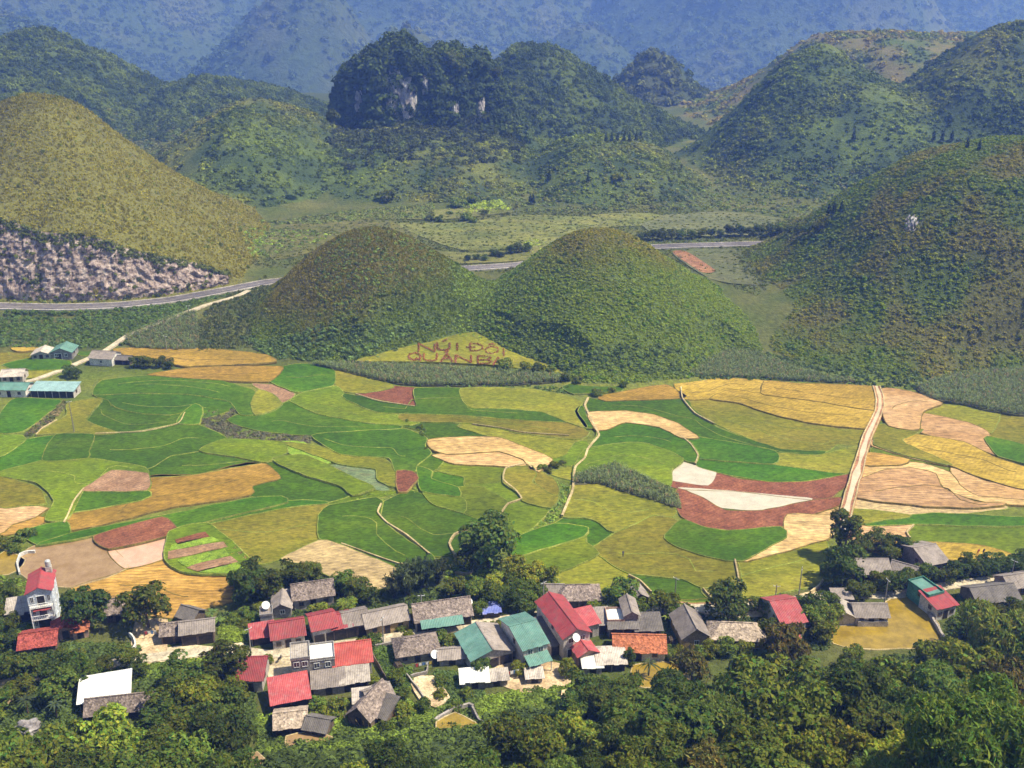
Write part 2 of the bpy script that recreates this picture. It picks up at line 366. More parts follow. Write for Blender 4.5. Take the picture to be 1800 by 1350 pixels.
def terrain_patch(x0, x1, y0, y1, cell, mat, drop=0.0):
    xs = np.arange(x0, x1+cell*.5, cell); ys = np.arange(y0, y1+cell*.5, cell)
    XX, YY = np.meshgrid(xs, ys); hh, ii = terrain(XX, YY)
    hh = hh.copy()
    if drop: hh[:2, :] -= drop
    C = albedo(XX.ravel(), YY.ravel(), ii.ravel(), hh.ravel()); C[(ii.ravel() >= 0)] *= np.array([0.80, 0.82, 0.8])  # hill ground darkened so gaps between bushes look shadowed
    nx, ny = len(xs), len(ys)
    V = np.stack([XX.ravel(), YY.ravel(), hh.ravel()], 1)
    q = np.arange(nx*ny).reshape(ny, nx)
    F = np.stack([q[:-1, :-1].ravel(), q[:-1, 1:].ravel(), q[1:, 1:].ravel(), q[1:, :-1].ravel()], 1)
    keep = np.abs(V[F[:, 0], 0]) < 0.62*V[F[:, 0], 1]+70       # only ground that a viewer near here could see
    F = F[keep]; owner = ii.ravel()[F[:, 0]]
    for k in np.unique(owner):
        f = F[owner == k]
        if len(f) < 30: continue
        used, inv = np.unique(f.ravel(), return_inverse=True)
        nm = NAME_OF.get(int(k)) or HILLS[int(k)]['name']
        me = quad_mesh(nm, V[used], inv.reshape(-1, 4)); set_col(me, C[used]); me.materials.append(mat)
        me.polygons.foreach_set('use_smooth', np.ones(len(me.polygons), bool))
        o = bpy.data.objects.new(nm, me); COL.objects.link(o); tag(o, kind='structure')
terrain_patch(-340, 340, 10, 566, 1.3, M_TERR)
terrain_patch(-760, 760, 561, 1310, 2.6, M_TERR, drop=1.5)
terrain_patch(-2600, 2600, 1290, 4000, 12.0, M_FAR, drop=8)
# ------------------------------------------------------------------ farmland
# rice in several stages of ripeness, stubble, ploughed soil, flooded plots
mat_surface('green_rice', (0.03, 0.076, 0.002), (0.048, 0.104, 0.003), (0.08, 0.134, 0.005), 0.06, 1.6, 0.10, hue=0.012, streak=(20, 0.45), rows=0.033)
mat_surface('mid_rice', (0.07, 0.112, 0.005), (0.108, 0.146, 0.007), (0.15, 0.168, 0.011), 0.05, 1.6, 0.10, hue=0.012, streak=(35, 0.4), rows=0.039)
mat_surface('ripening_rice', (0.11, 0.122, 0.009), (0.16, 0.15, 0.014), (0.22, 0.178, 0.024), 0.06, 1.5, 0.10, hue=0.012, streak=(50, 0.4), rows=0.044)
mat_surface('golden_rice', (0.187, 0.128, 0.0182), (0.272, 0.172, 0.0266), (0.3485, 0.22, 0.0434), 0.07, 1.3, 0.10, hue=0.010, streak=(15, 0.35), rows=0.077)
mat_surface('stubble', (0.31, 0.18, 0.068), (0.4, 0.248, 0.11), (0.48, 0.32, 0.165), 0.07, 1.2, 0.10, hue=0.010, streak=(70, 0.3), rows=0.121)
mat_surface('pale_stubble', (0.306, 0.2173, 0.1013), (0.3825, 0.2788, 0.135), (0.442, 0.3321, 0.1688), 0.06, 1.2, 0.10, streak=(40, 0.4), rows=0.083)
mat_surface('ochre_stubble', (0.2295, 0.1275, 0.024), (0.306, 0.1742, 0.0384), (0.374, 0.2295, 0.068), 0.10, 0.9, 0.12, streak=(62, 0.25), rows=0.138)
mat_surface('ploughed_soil', (0.1275, 0.044, 0.021), (0.1742, 0.064, 0.033), (0.2125, 0.088, 0.0488), 0.25, 1.6, 0.15, rows=0.088)
mat_surface('dry_soil', (0.2, 0.108, 0.0562), (0.248, 0.144, 0.0825), (0.288, 0.18, 0.1125), 0.25, 1.6, 0.12, rows=0.066)
mat_surface('vegetable_rows', (0.14, 0.24, 0.02), (0.22, 0.32, 0.03), (0.10, 0.16, 0.02), 0.5, 2.5, 0.3)
mat_surface('cabbage_rows', (0.10, 0.15, 0.065), (0.16, 0.21, 0.10), (0.12, 0.11, 0.05), 0.6, 2.5, 0.3, streak=(40, 0.3))
mat_surface('corn_ground', (0.070, 0.085, 0.035), (0.105, 0.105, 0.045), (0.13, 0.115, 0.055), 0.2, 1.8, 0.2)
mat_surface('far_crop', (0.090, 0.105, 0.026), (0.130, 0.132, 0.034), (0.165, 0.150, 0.042), 0.09, 0.7, 0.4, hue=0.012, streak=(10, 0.5))
mat_surface('far_crop_green', (0.085, 0.100, 0.042), (0.115, 0.122, 0.050), (0.145, 0.140, 0.058), 0.07, 0.7, 0.2, streak=(10, 0.5))
mat_surface('grass_bund', (0.10, 0.14, 0.018), (0.17, 0.20, 0.032), (0.27, 0.265, 0.07), 0.3, 2.0, 0.15)
mat_surface('dry_bund', (0.10, 0.075, 0.020), (0.17, 0.125, 0.030), (0.28, 0.20, 0.06), 0.3, 2.0, 0.15)
mat_surface('earth_path', (0.28, 0.22, 0.10), (0.40, 0.31, 0.16), (0.48, 0.38, 0.22), 0.25, 2.0, 0.05)
mat_surface('concrete_lane', (0.38, 0.32, 0.22), (0.46, 0.39, 0.28), (0.52, 0.45, 0.34), 0.3, 2.0, 0.02)
mat_surface('asphalt', (0.10, 0.09, 0.10), (0.135, 0.12, 0.125), (0.165, 0.15, 0.15), 0.12, 2.0, 0.01)
mat_surface('kerb_concrete', (0.30, 0.27, 0.25), (0.42, 0.38, 0.35), None, 0.5, 2.0, 0.02)
mat_surface('red_earth', (0.22, 0.095, 0.045), (0.3, 0.145, 0.072), (0.38, 0.215, 0.12), 0.3, 1.5, 0.12)
mat_surface('bare_yard', (0.34, 0.23, 0.13), (0.50, 0.37, 0.22), (0.58, 0.47, 0.31), 0.25, 1.8, 0.06)
mat_surface('pale_yard', (0.42, 0.33, 0.20), (0.54, 0.44, 0.29), (0.60, 0.51, 0.36), 0.25, 1.8, 0.04)
def mat_water(name, c1, c2, rough=0.08, tint=0.5):
    m, nt, bs = new_mat(name); p = pos(nt); n1 = noise(nt, p, 0.3, 6, 0.7); r = ramp(nt, [(0.38, c1), (0.62, c2)]); nt.links.new(n1.outputs[0], r.inputs[0])
    nt.links.new(r.outputs[0], bs.inputs['Base Color']); bs.inputs['Roughness'].default_value = rough; bs.inputs['Specular IOR Level'].default_value = tint
    n2 = noise(nt, p, 1.2, 2); bump(nt, bs, n2.outputs[0], 0.25, 0.02); return m
mat_water('sky_glare_water', (0.46, 0.40, 0.29), (0.56, 0.49, 0.37), 0.10, 0.9)  # pale base colour paints the reflected bright sky on flooded plots
mat_water('pink_flooded_silt', (0.52, 0.30, 0.19), (0.62, 0.38, 0.26), 0.15, 0.7)
mat_water('muddy_water', (0.24, 0.145, 0.060), (0.33, 0.215, 0.105), 0.15, 0.5)
mat_water('algae_water', (0.20, 0.135, 0.016), (0.33, 0.225, 0.030), 0.2, 0.5)
mat_water('canal_water', (0.48, 0.41, 0.25), (0.58, 0.50, 0.33), 0.10, 0.9)  # cream base colour also carries the bright sky reflection
CLS = {'G': ('green_rice', 'rice_paddy', 'grass_bund'), 'g': ('mid_rice', 'rice_paddy', 'grass_bund'), 'y': ('ripening_rice', 'rice_paddy', 'grass_bund'), 'Y': ('golden_rice', 'rice_paddy', 'dry_bund'),
       'T': ('stubble', 'stubble_field', 'dry_bund'), 't': ('pale_stubble', 'stubble_field', 'grass_bund'), 'O': ('ochre_stubble', 'stubble_field', 'dry_bund'),
       'B': ('ploughed_soil', 'ploughed_field', 'dry_bund'), 'P': ('dry_soil', 'ploughed_field', 'grass_bund'), 'W': ('sky_glare_water', 'flooded_field', None), 'w': ('pink_flooded_silt', 'flooded_field', 'dry_bund'),
       'M': ('muddy_water', 'pond', 'earth_path'), 'A': ('algae_water', 'pond', 'earth_path'), 'V': ('vegetable_rows', 'vegetable_plot', None), 'C': ('cabbage_rows', 'vegetable_plot', None), 'K': ('corn_ground', 'corn_field', None),
       'F': ('far_crop', 'crop_field', None), 'f': ('far_crop_green', 'crop_field', None), 'R': ('red_earth', 'bare_ground', None), 'E': ('bare_yard', 'yard', None), 'e': ('pale_yard', 'yard', None)}
FIELDS = '''y 0,600 60,599 110,603 95,615 55,628 0,641
Y 20,612 55,600 95,602 90,609 40,617
G 5,641 57,629 122,635 112,648 37,650
y 0,643 37,651 95,652 60,664 0,660
G 117,608 193,602 170,622 143,624
Y 200,613 293,612 383,614 467,624 485,635 433,639 333,643 310,640 233,627
Y 262,658 333,647 417,644 495,645 486,660 470,670 417,669 367,666 317,663
G 493,647 520,640 567,641 586,652 584,677 533,688 513,686 477,670
y 586,652 620,652 660,665 690,680 640,690 610,688 583,678
P 445,674 500,679 516,692 510,700 493,708 478,693 457,684
y 455,685 478,693 493,709 480,720 450,728 443,707
G 180,669 283,659 383,669 430,682 447,690 451,726 423,728 405,705 333,692 233,690 165,693
G 167,693 233,690 333,693 393,703 414,718 400,722 360,734 330,722 300,728 250,726 207,716 192,703
G 149,735 173,703 192,702 194,713 233,724 300,729 322,727 313,743 250,758 207,761 167,748
G 324,724 343,710 354,717 348,744 313,743
y 122,708 177,700 150,736 167,748 205,761 163,764 103,761 66,763 80,753 118,730
G 30,700 103,703 100,713 77,730 40,757 0,760 0,733 12,712
g 0,764 37,766 43,773 33,781 0,801
G 43,773 97,766 103,780 80,793 78,809 0,828 0,801 33,781
G 100,764 163,764 153,793 153,804 80,809 80,793
G 163,764 227,760 313,746 350,748 393,768 402,780 350,792 300,800 253,824 153,805 153,793
G 253,824 300,800 350,792 440,800 500,795 467,811 433,817 333,834 257,838
g 240,762 313,747 350,748 393,768 400,778 350,790 300,776
g 395,772 493,777 503,793 467,811 420,802 352,791
g 0,829 80,809 153,805 253,822 255,838 200,825 147,858 117,911 83,913 97,877 67,847 0,835
y 0,838 20,843 63,857 79,884 40,888 0,889
T 0,890 50,889 82,894 60,908 20,921 0,938
O 18,924 67,908 82,916 33,934 3,942
P 197,827 257,833 256,861 147,862 173,843
G 147,863 255,862 264,871 247,878 125,899
Y 262,838 350,834 433,814 467,817 490,840 443,853 437,870 300,891 167,924 120,931 118,907 187,893 253,878
G 467,810 520,823 600,853 613,870 580,881 500,881 440,871 443,853 493,842
g 480,806 530,800 570,815 640,850 655,858 620,868 600,853 520,827
G 67,957 117,940 200,923 300,904 433,877 493,873 503,882 367,914 310,928 283,910 167,939
G 40,934 113,917 119,940 68,955
G 283,909 500,881 577,883 500,891 357,921 310,928
y 358,921 500,889 583,888 563,917 560,949 510,974 457,991 400,954
B 168,942 283,910 307,928 290,941 193,963
w 192,963 298,938 294,978 223,998
M 68,958 165,943 194,963 224,998 130,1031 60,1021 38,1005 33,986 45,970
O 128,1034 290,986 330,1005 400,1012 416,1020 406,1056 370,1066 300,1085 200,1066 180,1040
g 300,934 365,920 440,986 420,1006 330,1005 292,981
t 497,981 560,951 590,955 696,1001 690,1026 660,1036 600,1021 540,992
G 563,905 580,889 660,875 671,881 666,910 700,941 757,976 760,992 690,1001 600,955 563,946
G 670,886 723,863 763,883 858,917 815,946 800,972 757,975 710,934 672,911
g 560,820 600,838 650,860 700,866 655,876 590,887 570,881 620,868
G 550,765 600,760 710,755 747,770 745,785 757,796 730,817 728,828 697,828 685,804 600,797
y 500,778 560,784 600,800 673,807 694,828 693,854 667,844 660,823 600,815 560,800
V 493,777 533,777 582,810 550,817 507,794
C 558,820 600,818 655,825 666,845 682,861 650,858 600,838
B 699,828 723,829 733,840 713,864 702,864
G 605,692 700,711 734,713 730,683 814,683 814,697 828,716 883,718 967,725 1000,741 900,736 800,728 667,724 610,701
g 512,704 535,690 590,679 610,700 667,725 745,735 720,746 640,741 560,726
G 423,728 447,728 483,718 512,705 560,726 640,741 705,750 690,757 600,761 550,764 483,760 433,751 402,738
B 625,690 680,679 730,683 734,703 729,713 667,704
y 813,683 853,681 933,684 997,696 1021,707 1013,723 1031,751 997,740 953,723 883,717 827,716 812,697
y 708,727 827,728 993,741 1034,760 1030,767 1007,771 917,761 833,743 710,739
y 805,749 833,743 917,760 1030,767 1007,777 993,798 967,804 900,774 873,769
G 680,740 818,741 806,750 873,769 753,771 745,757
T 754,773 800,769 873,769 910,782 969,807 947,828 933,824 923,807 877,793 787,797 759,787
T 785,798 877,795 920,807 931,817 887,818 800,814 762,800
G 730,817 760,798 778,807 767,823 757,828 733,818
g 780,810 887,817 891,827 883,844 820,851 818,838 772,827
G 759,830 818,838 821,856 787,854 757,842
G 733,820 757,828 755,842 803,857 808,871 743,861 737,833
g 746,863 807,872 818,883 814,900 763,884
g 806,857 850,858 893,884 880,900 877,917 857,917 817,900 817,883
g 820,840 883,845 913,863 917,877 893,884 850,860 820,855
y 889,825 933,820 940,833 933,847 967,870 980,873 967,891 920,880 917,867 886,847
y 937,830 947,828 970,840 981,860 977,874 950,860
g 893,887 920,881 963,893 933,928 910,948 882,923
g 1009,777 1030,775 1031,793 1003,818 969,808 997,800
y 969,831 1003,820 1011,833 1007,844 973,834
G 1012,723 1023,713 1030,733 1043,751 1030,751
G 990,680 1020,672 1092,672 1090,686 1010,691
Y 1055,697 1100,688 1167,676 1198,692 1201,699 1065,704
G 1033,700 1060,704 1201,702 1216,717 1257,750 1300,767 1373,790 1450,794 1430,801 1360,796 1225,768 1200,760 1130,728 1050,725 1035,721
T 1036,725 1100,723 1150,730 1190,745 1226,768 1200,769 1160,750 1100,742 1065,754 1049,756
G 1053,756 1100,743 1160,750 1200,768 1215,780 1226,800 1220,811 1200,806 1140,785 1080,778 1038,787 1050,768
G 1204,770 1227,768 1361,793 1357,814 1227,804 1215,785
y 1357,814 1360,796 1440,801 1511,785 1501,831 1400,821
y 1204,703 1300,708 1343,727 1400,740 1527,752 1520,763 1511,784 1473,780 1450,793 1367,787 1300,763 1257,743 1223,727
Y 1346,670 1400,674 1535,680 1540,720 1440,705 1345,693 1340,690
Y 1249,700 1287,685 1340,693 1440,706 1540,720 1527,752 1430,743 1350,725 1300,707
Y 1190,672 1280,665 1346,670 1338,692 1287,683 1250,700 1200,701 1195,690
G 1225,804 1357,815 1498,826 1493,831 1417,844 1350,845 1283,834 1230,820
g 1029,790 1100,778 1140,781 1198,805 1178,826 1175,852 1130,832 1085,820 1040,830 1012,841 1009,829
K 1013,840 1077,818 1120,836 1183,869 1196,892 1150,878 1100,864 1050,848 1013,851
y 1006,854 1050,848 1100,867 1184,893 1181,908 1147,904 1080,934 1050,914 1027,908 989,907 1007,877
T 1010,857 1040,859 1066,880 1040,893 1000,893
G 976,921 1007,905 1037,910 1078,933 1040,958 1027,948 1031,927 983,923
G 898,951 975,921 1031,928 1025,941 960,961 903,977
g 902,989 1023,938 1027,953 1051,973 967,1008
y 1046,961 1147,907 1191,917 1175,946 1200,960 1290,980 1297,1028 1233,1031 1200,1016 1105,1006 1070,986
y 968,1006 1051,974 1105,1010 1140,1042 1000,1032 985,1016
G 1103,1009 1200,1016 1236,1034 1254,1056 1190,1054 1145,1041
G 1170,946 1185,925 1200,914 1233,926 1283,934 1371,927 1378,943 1303,984 1250,978 1200,963
T 1386,905 1481,909 1471,930 1450,946 1367,971 1304,986 1377,944
y 1296,986 1367,971 1449,949 1451,1010 1440,1026 1340,1046 1255,1054 1235,1034 1297,1028
B 1243,853 1255,832 1300,843 1350,847 1417,844 1494,830 1487,851 1457,874 1427,878 1300,863 1195,859 1176,851 1177,843
W 1176,831 1195,811 1213,816 1256,829 1243,852 1180,843
W 1195,858 1300,865 1426,877 1400,887 1330,896 1270,891 1235,874
B 1194,860 1235,876 1275,898 1340,898 1427,881 1476,875 1471,888 1413,906 1380,908 1371,927 1300,934 1233,925 1200,907 1186,881
T 1414,906 1478,888 1474,911 1450,913
T 1553,683 1600,688 1654,708 1620,723 1613,754 1563,748 1553,720
y 1544,748 1563,747 1620,755 1585,770 1590,780 1671,816 1600,801 1539,781
T 1616,726 1700,743 1733,757 1738,773 1758,801 1700,780 1612,757
y 1651,711 1754,722 1740,761 1700,743 1620,723
y 1757,723 1810,727 1810,782 1735,765
G 1736,767 1810,785 1810,814 1757,801 1735,776
Y 1580,777 1603,763 1693,777 1750,805 1810,825 1810,860 1733,841 1672,818
T 1532,773 1587,793 1671,813 1667,818 1600,804 1536,784
g 1538,786 1600,804 1645,813 1600,811 1534,797
O 1530,796 1597,808 1583,815 1522,817
T 1516,842 1557,827 1600,823 1643,833 1653,857 1713,883 1767,885 1717,891 1623,888 1509,874
T 1519,821 1610,813 1667,830 1690,857 1720,873 1810,880 1810,888 1740,882 1673,867 1653,847 1643,832 1600,822 1557,825 1517,841
T 1672,823 1733,847 1810,862 1810,879 1720,871 1690,854
t 1507,876 1623,889 1717,892 1765,887 1772,893 1650,906 1600,904 1504,894
y 1504,896 1600,906 1550,912 1515,919 1499,918
G 1512,919 1550,912 1650,903 1810,911 1810,923 1700,923 1600,919 1540,923
T 1496,921 1605,919 1592,931 1593,946 1575,950 1502,949
g 1594,929 1610,920 1700,923 1810,926 1810,966 1770,973 1730,966 1680,956 1597,949
Y 1504,951 1600,953 1717,958 1782,976 1760,984 1640,984 1499,957
y 1640,986 1770,984 1810,978 1810,992 1690,1001
K 552,641 640,640 780,647 880,655 1002,663 990,671 940,673 860,678 720,676 660,666 600,651
K 222,598 290,582 345,573 343,611 240,609
K 1213,661 1240,640 1280,618 1320,620 1420,655 1505,674 1400,669 1300,664
K 1612,681 1680,660 1810,653 1810,727 1740,721 1690,709 1640,701
E 1440,1040 1340,1058 1180,1060 1180,1075 1300,1085 1450,1062
A 1467,1103 1560,1100 1556,1062 1612,1044 1655,1128 1540,1140 1468,1130
A 1117,1170 1165,1166 1210,1172 1205,1200 1120,1205
A 770,1270 800,1255 840,1275 860,1290 840,1305 780,1300
A 0,975 12,968 40,985 30,1000 0,1010
E 725,1195 760,1190 785,1225 765,1240 745,1235
M 505,1295 560,1290 590,1305 560,1325 515,1325
E 880,1170 930,1160 990,1170 1000,1200 920,1215 860,1190
e 470,1150 520,1140 520,1200 500,1215 478,1205
e 250,1150 330,1135 400,1140 420,1130 440,1145 420,1160 300,1165
E 240,1095 290,1090 290,1140 255,1170 235,1165
M 385,1340 450,1325 470,1360 380,1370
E 0,1195 40,1203 25,1225 0,1240
R 700,1250 720,1255 700,1262 690,1255
T 1180,1058 1450,1047 1445,1062 1300,1072 1185,1070
E 990,1215 1010,1212 1005,1260 990,1258'''
def ribbon(name, line, width, mat, zf, thick=0.15, parent=None, kind='structure'):
    T = np.gradient(line, axis=0); T /= np.linalg.norm(T, axis=1)[:, None]; Nn = np.stack([-T[:, 1], T[:, 0]], 1); n = len(line)
    wv = np.full(n, width) if np.isscalar(width) else width
    zs = [zf(p, i/(n-1)) for i, p in enumerate(line)]
    V = []
    for s, dz in ((-1, -thick), (-1, 0), (1, 0), (1, -thick)):
        for i in range(n): q = line[i]+Nn[i]*wv[i]*0.5*s; V.append((q[0], q[1], zs[i]+dz))
    F = [(k*n+i, (k+1)*n+i, (k+1)*n+i+1, k*n+i+1) for k in range(3) for i in range(n-1)]
    o = mesh_obj(name, V, F, MATS[mat], parent)
    if kind and not parent: tag(o, kind=kind)
    return o
def offset_line(line, d):
    T = np.gradient(line, axis=0); T /= np.linalg.norm(T, axis=1)[:, None]; return line+np.stack([-T[:, 1], T[:, 0]], 1)*d
RELZ = {}
def field(cls, pts, z, zofs=0.0, bund=True, sharp=False, slope=None, sink=0.9, world=None):
    mat, nm, bm_ = CLS[cls]
    P = smooth_line(world or [at(x, y, z) for x, y in pts], True, 1.6, sharp)
    jx = fbm(P[:, 0]*1.0, P[:, 1]*1.0, 5.0, 2)*0.45; jy = fbm(P[:, 0]+77, P[:, 1]-31, 5.0, 2)*0.45
    P = P+np.stack([jx, jy], 1)
    n = len(P); a0 = 0.5*np.sum(P[:, 0]*np.roll(P[:, 1], -1)-np.roll(P[:, 0], -1)*P[:, 1])
    T = np.roll(P, -1, 0)-np.roll(P, 1, 0); T /= np.maximum(np.linalg.norm(T, axis=1), 1e-6)[:, None]
    P = P+np.stack([T[:, 1], -T[:, 0]], 1)*(0.45 if a0 > 0 else -0.45)
    zt = np.full(n, z) if slope is None else slope(P)
    V = [(P[i, 0], P[i, 1], zt[i]) for i in range(n)]+[(P[i, 0], P[i, 1], zt[i]-sink) for i in range(n)]
    area = 0.5*np.sum(P[:, 0]*np.roll(P[:, 1], -1)-np.roll(P[:, 0], -1)*P[:, 1])
    idx = list(range(n)) if area > 0 else list(range(n))[::-1]
    F = [tuple(idx)]+[((i+1) % n, i, n+i, n+(i+1) % n) if area > 0 else (i, (i+1) % n, n+(i+1) % n, n+i) for i in range(n)]
    o = mesh_obj(nm, V, F, MATS[mat]); tag(o, kind='structure')
    if bund and bm_:
        T = np.roll(P, -1, 0)-np.roll(P, 1, 0); T /= np.maximum(np.linalg.norm(T, axis=1), 1e-6)[:, None]
        Nn = np.stack([T[:, 1], -T[:, 0]], 1)*(1 if area > 0 else -1)
        wv = 0.19+0.10*(fbm(P[:, 0], P[:, 1], 7, 2)); hv = 0.05+0.05*fbm(P[:, 0]+5, P[:, 1], 4, 2)
        bv = []
        for k, (o_, zz) in enumerate(((1.5, -0.7), (0.7, 1), (-0.5, 1), (-1.2, -0.3))):
            for i in range(n): q = P[i]+Nn[i]*wv[i]*o_; bv.append((q[0], q[1], zt[i]+(hv[i] if zz > 0 else zz*0.6)))
        bf = []
        for k in range(3):
            for i in range(n): j = (i+1) % n; bf.append((k*n+i, k*n+j, (k+1)*n+j, (k+1)*n+i))
        mesh_obj('bund', bv, bf, MATS[bm_], o)
        if abs(area) > 420 and slope is None and mat not in ('muddy_water', 'algae_water', 'pink_flooded_silt') and nm != 'ploughed_field':   # low terrace banks that follow the contour
            ks = min(3, 1+int(abs(area)/900)); x0, x1 = P[:, 0].min(), P[:, 0].max(); xs = np.linspace(x0+0.12*(x1-x0), x1-0.12*(x1-x0), 40); lo, hi = [], []
            for xx in xs:
                c = [P[i, 1]+(xx-P[i, 0])/(P[(i+1) % n, 0]-P[i, 0])*(P[(i+1) % n, 1]-P[i, 1]) for i in range(n) if (P[i, 0]-xx)*(P[(i+1) % n, 0]-xx) < 0]
                lo.append(min(c) if c else np.nan); hi.append(max(c) if c else np.nan)
            lo, hi = np.array(lo), np.array(hi); frng = random.Random(int(abs(area)))
            for k in range(ks):
                f = (k+1)/(ks+1)+frng.uniform(-.08, .08); yy = lo+(hi-lo)*np.clip(f+0.10*np.sin(np.linspace(0, 3, 40)+frng.uniform(0, 6)), 0.1, 0.9); i0 = frng.randint(0, 8); i1 = 40-frng.randint(0, 8)
                ln_ = np.stack([xs, yy], 1)[i0:i1]; ln_ = ln_[~np.isnan(ln_[:, 1])]
                if len(ln_) > 8: ribbon('bund', smooth_line(ln_, step=1.2), 0.26, bm_, lambda q, t: z+0.06, 0.3, o)
    return o, P
CORN = []
for i, ln in enumerate(FIELDS.split('\n')):
    c, rest = ln.split(' ', 1); pts = [tuple(map(float, q.split(','))) for q in rest.split()]
    z = 0.14+((i*7) % 9)*0.08
    cy_ = sum(p[1] for p in pts)/len(pts)
    if c in 'WwMA': z = 0.10+((i*5) % 3)*0.05
    if c in 'Ee' or cy_ > 1030: z = 0.08+(i % 4)*0.03
    if c == 'R': z = 0.3
    if cy_ > 1205: z = hit(pts[0][0], cy_).z+0.5
    hc = c == 'K' and pts[0][0] == 222
    o, P = field(c, pts, z if not hc else 1.2, sink=0.9 if cy_ < 1200 else 2.5, slope=(lambda P: terrain(P[:, 0], P[:, 1])[0]+0.12) if hc else None)
    if c == 'K': CORN.append((P, None if hc else z))
# garden strips beside the yellow plot
for c, s in (('B', '310,948 360,936 366,942 314,955'), ('V', '305,957 372,944 380,950 302,966'), ('P', '299,970 390,953 396,961 297,981'), ('V', '316,984 392,967 400,975 330,994'), ('P', '330,997 405,978 416,987 350,1003'), ('V', '350,1004 415,990 424,998 400,1006')):
    field(c, [tuple(map(float, q.split(','))) for q in s.split()], 0.92, bund=False, sharp=True, sink=0.6)
# the lettered slope in the saddle of the twin hills
o, TRIP = field('y', None, 0.6, slope=lambda P: tri_h(P[:, 1]), bund=False, sink=4, world=[at_slope(*p) for p in TRI])
# crops on the far valley floor
for kf, (c, s) in enumerate((('F', '455,400 560,385 640,382 700,392 740,405 720,425 640,410 560,440 480,455'), ('F', '700,392 800,392 920,378 1010,380 1120,385 1140,395 1060,400 960,430 820,440 740,415'),
             ('f', '1125,383 1260,372 1350,380 1440,398 1470,412 1380,412 1230,414 1150,410'), ('F', '1040,378 1120,374 1160,378 1125,392'), ('f', '1180,440 1300,437 1440,432 1400,470 1330,500 1250,490'),
             ('R', '1183,443 1205,442 1256,475 1235,478'), ('F', '740,440 830,445 900,440 960,430 940,455 830,462 790,462'), ('F', '560,380 700,384 780,385 900,372 850,365 700,372'))):
    field(c, [tuple(map(float, q.split(','))) for q in s.split()], 8.3+0.05*kf, bund=False, sink=3)
# ------------------------------------------------------------------ roads, paths, canal
ribbon('highway', ROAD, 7.2, 'asphalt', lambda p, t: 8.2, 0.6)
hw_l = bpy.data.objects['highway']
ribbon('kerb', offset_line(ROAD, 3.75), 0.5, 'kerb_concrete', lambda p, t: 8.38, 0.6, hw_l)
ribbon('kerb', offset_line(ROAD, -3.75), 0.6, 'kerb_concrete', lambda p, t: 8.42, 0.9, hw_l)
ribbon('road_marking', ROAD, 0.14, 'kerb_concrete', lambda p, t: 8.206, 0.005, hw_l)
def lane_z(p, t): return max(float(terrain(p[0]+np.array([-1.3, 0, 1.3, 0, 0]), p[1]+np.array([0, 0, 0, -1.3, 1.3]))[0].max()), 0.2)+0.25
ribbon('farm_lane', LANE, 2.3, 'concrete_lane', lane_z, 0.9)
PATHS = [(1.3, [(1034, 699), (1028, 712), (1036, 730), (1046, 750), (1053, 765), (1042, 778), (1033, 790), (1028, 805), (1012, 820), (1009, 835), (1007, 860), (997, 885), (988, 906)]),
         (0.9, [(935, 822), (925, 815), (890, 822), (885, 843), (905, 860), (917, 876), (893, 885), (880, 903), (878, 918)]),
         (1.1, [(835, 925), (800, 938), (790, 955), (800, 975), (822, 992), (832, 1000), (826, 1008), (800, 1006)]),
         (0.8, [(670, 885), (664, 900), (680, 918), (715, 940), (755, 973)]),
         (0.8, [(1292, 983), (1296, 1003), (1300, 1026)]), (0.8, [(1197, 680), (1200, 700), (1222, 726), (1255, 744)]),
         (0.8, [(1197, 766), (1214, 780), (1227, 800), (1222, 815)]), (0.7, [(63, 764), (75, 752), (100, 738)]),
         (0.7, [(1105, 1010), (1125, 1020), (1145, 1040)]), (0.7, [(1236, 1034), (1248, 1048), (1254, 1056)]), (0.8, [(147, 858), (130, 880), (118, 908), (112, 918)]),
         (0.7, [(600, 955), (700, 990), (760, 993)]), (0.7, [(1425, 1040), (1440, 1028), (1447, 1018)]), (0.8, [(625, 692), (667, 705), (729, 714)]), (0.7, [(167, 762), (250, 758), (313, 744), (325, 725)]),
         (0.8, [(1600, 945), (1594, 935), (1606, 922)]), (0.6, [(830, 745), (880, 752), (920, 760), (1000, 765)])]
for wd, p in PATHS:
    ribbon('footpath', smooth_line([at(x, y, 0.7) for x, y in p], step=1.2), wd*0.48, 'earth_path', lambda q, t: 0.88, 0.85)
STREET = smooth_line([at(x, y, 0.2) for x, y in [(0, 1204), (60, 1190), (250, 1158), (400, 1142), (470, 1150), (560, 1138), (640, 1128), (740, 1112), (850, 1095), (930, 1083), (1010, 1078), (1100, 1080), (1190, 1070), (1300, 1066), (1420, 1052), (1480, 1044), (1560, 1046), (1610, 1040), (1660, 1030), (1720, 1022), (1800, 1012)]], step=2.0)
ribbon('village_street', STREET, 3.0, 'concrete_lane', lambda p, t: 0.24, 0.5)
CANAL = smooth_line([at(x, y, 0.3) for x, y in [(1540, 681), (1546, 700), (1546, 720), (1536, 745), (1525, 768), (1515, 800), (1507, 830), (1500, 852), (1490, 890), (1481, 930), (1478, 945)]], step=1.5)
cw = (1.2+1.0*np.linspace(0, 1, len(CANAL)))*(1+0.25*fbm(CANAL[:, 0]*0+3, CANAL[:, 1], 6, 2))
cn = ribbon('irrigation_canal', CANAL, cw+1.5, 'red_earth', lambda p, t: 0.90, 1.0)
ribbon('canal_water', CANAL, cw*(0.75+0.55*fbm(CANAL[:, 0]*0, CANAL[:, 1], 9, 2)), 'canal_water', lambda p, t: 0.915, 0.02, cn)
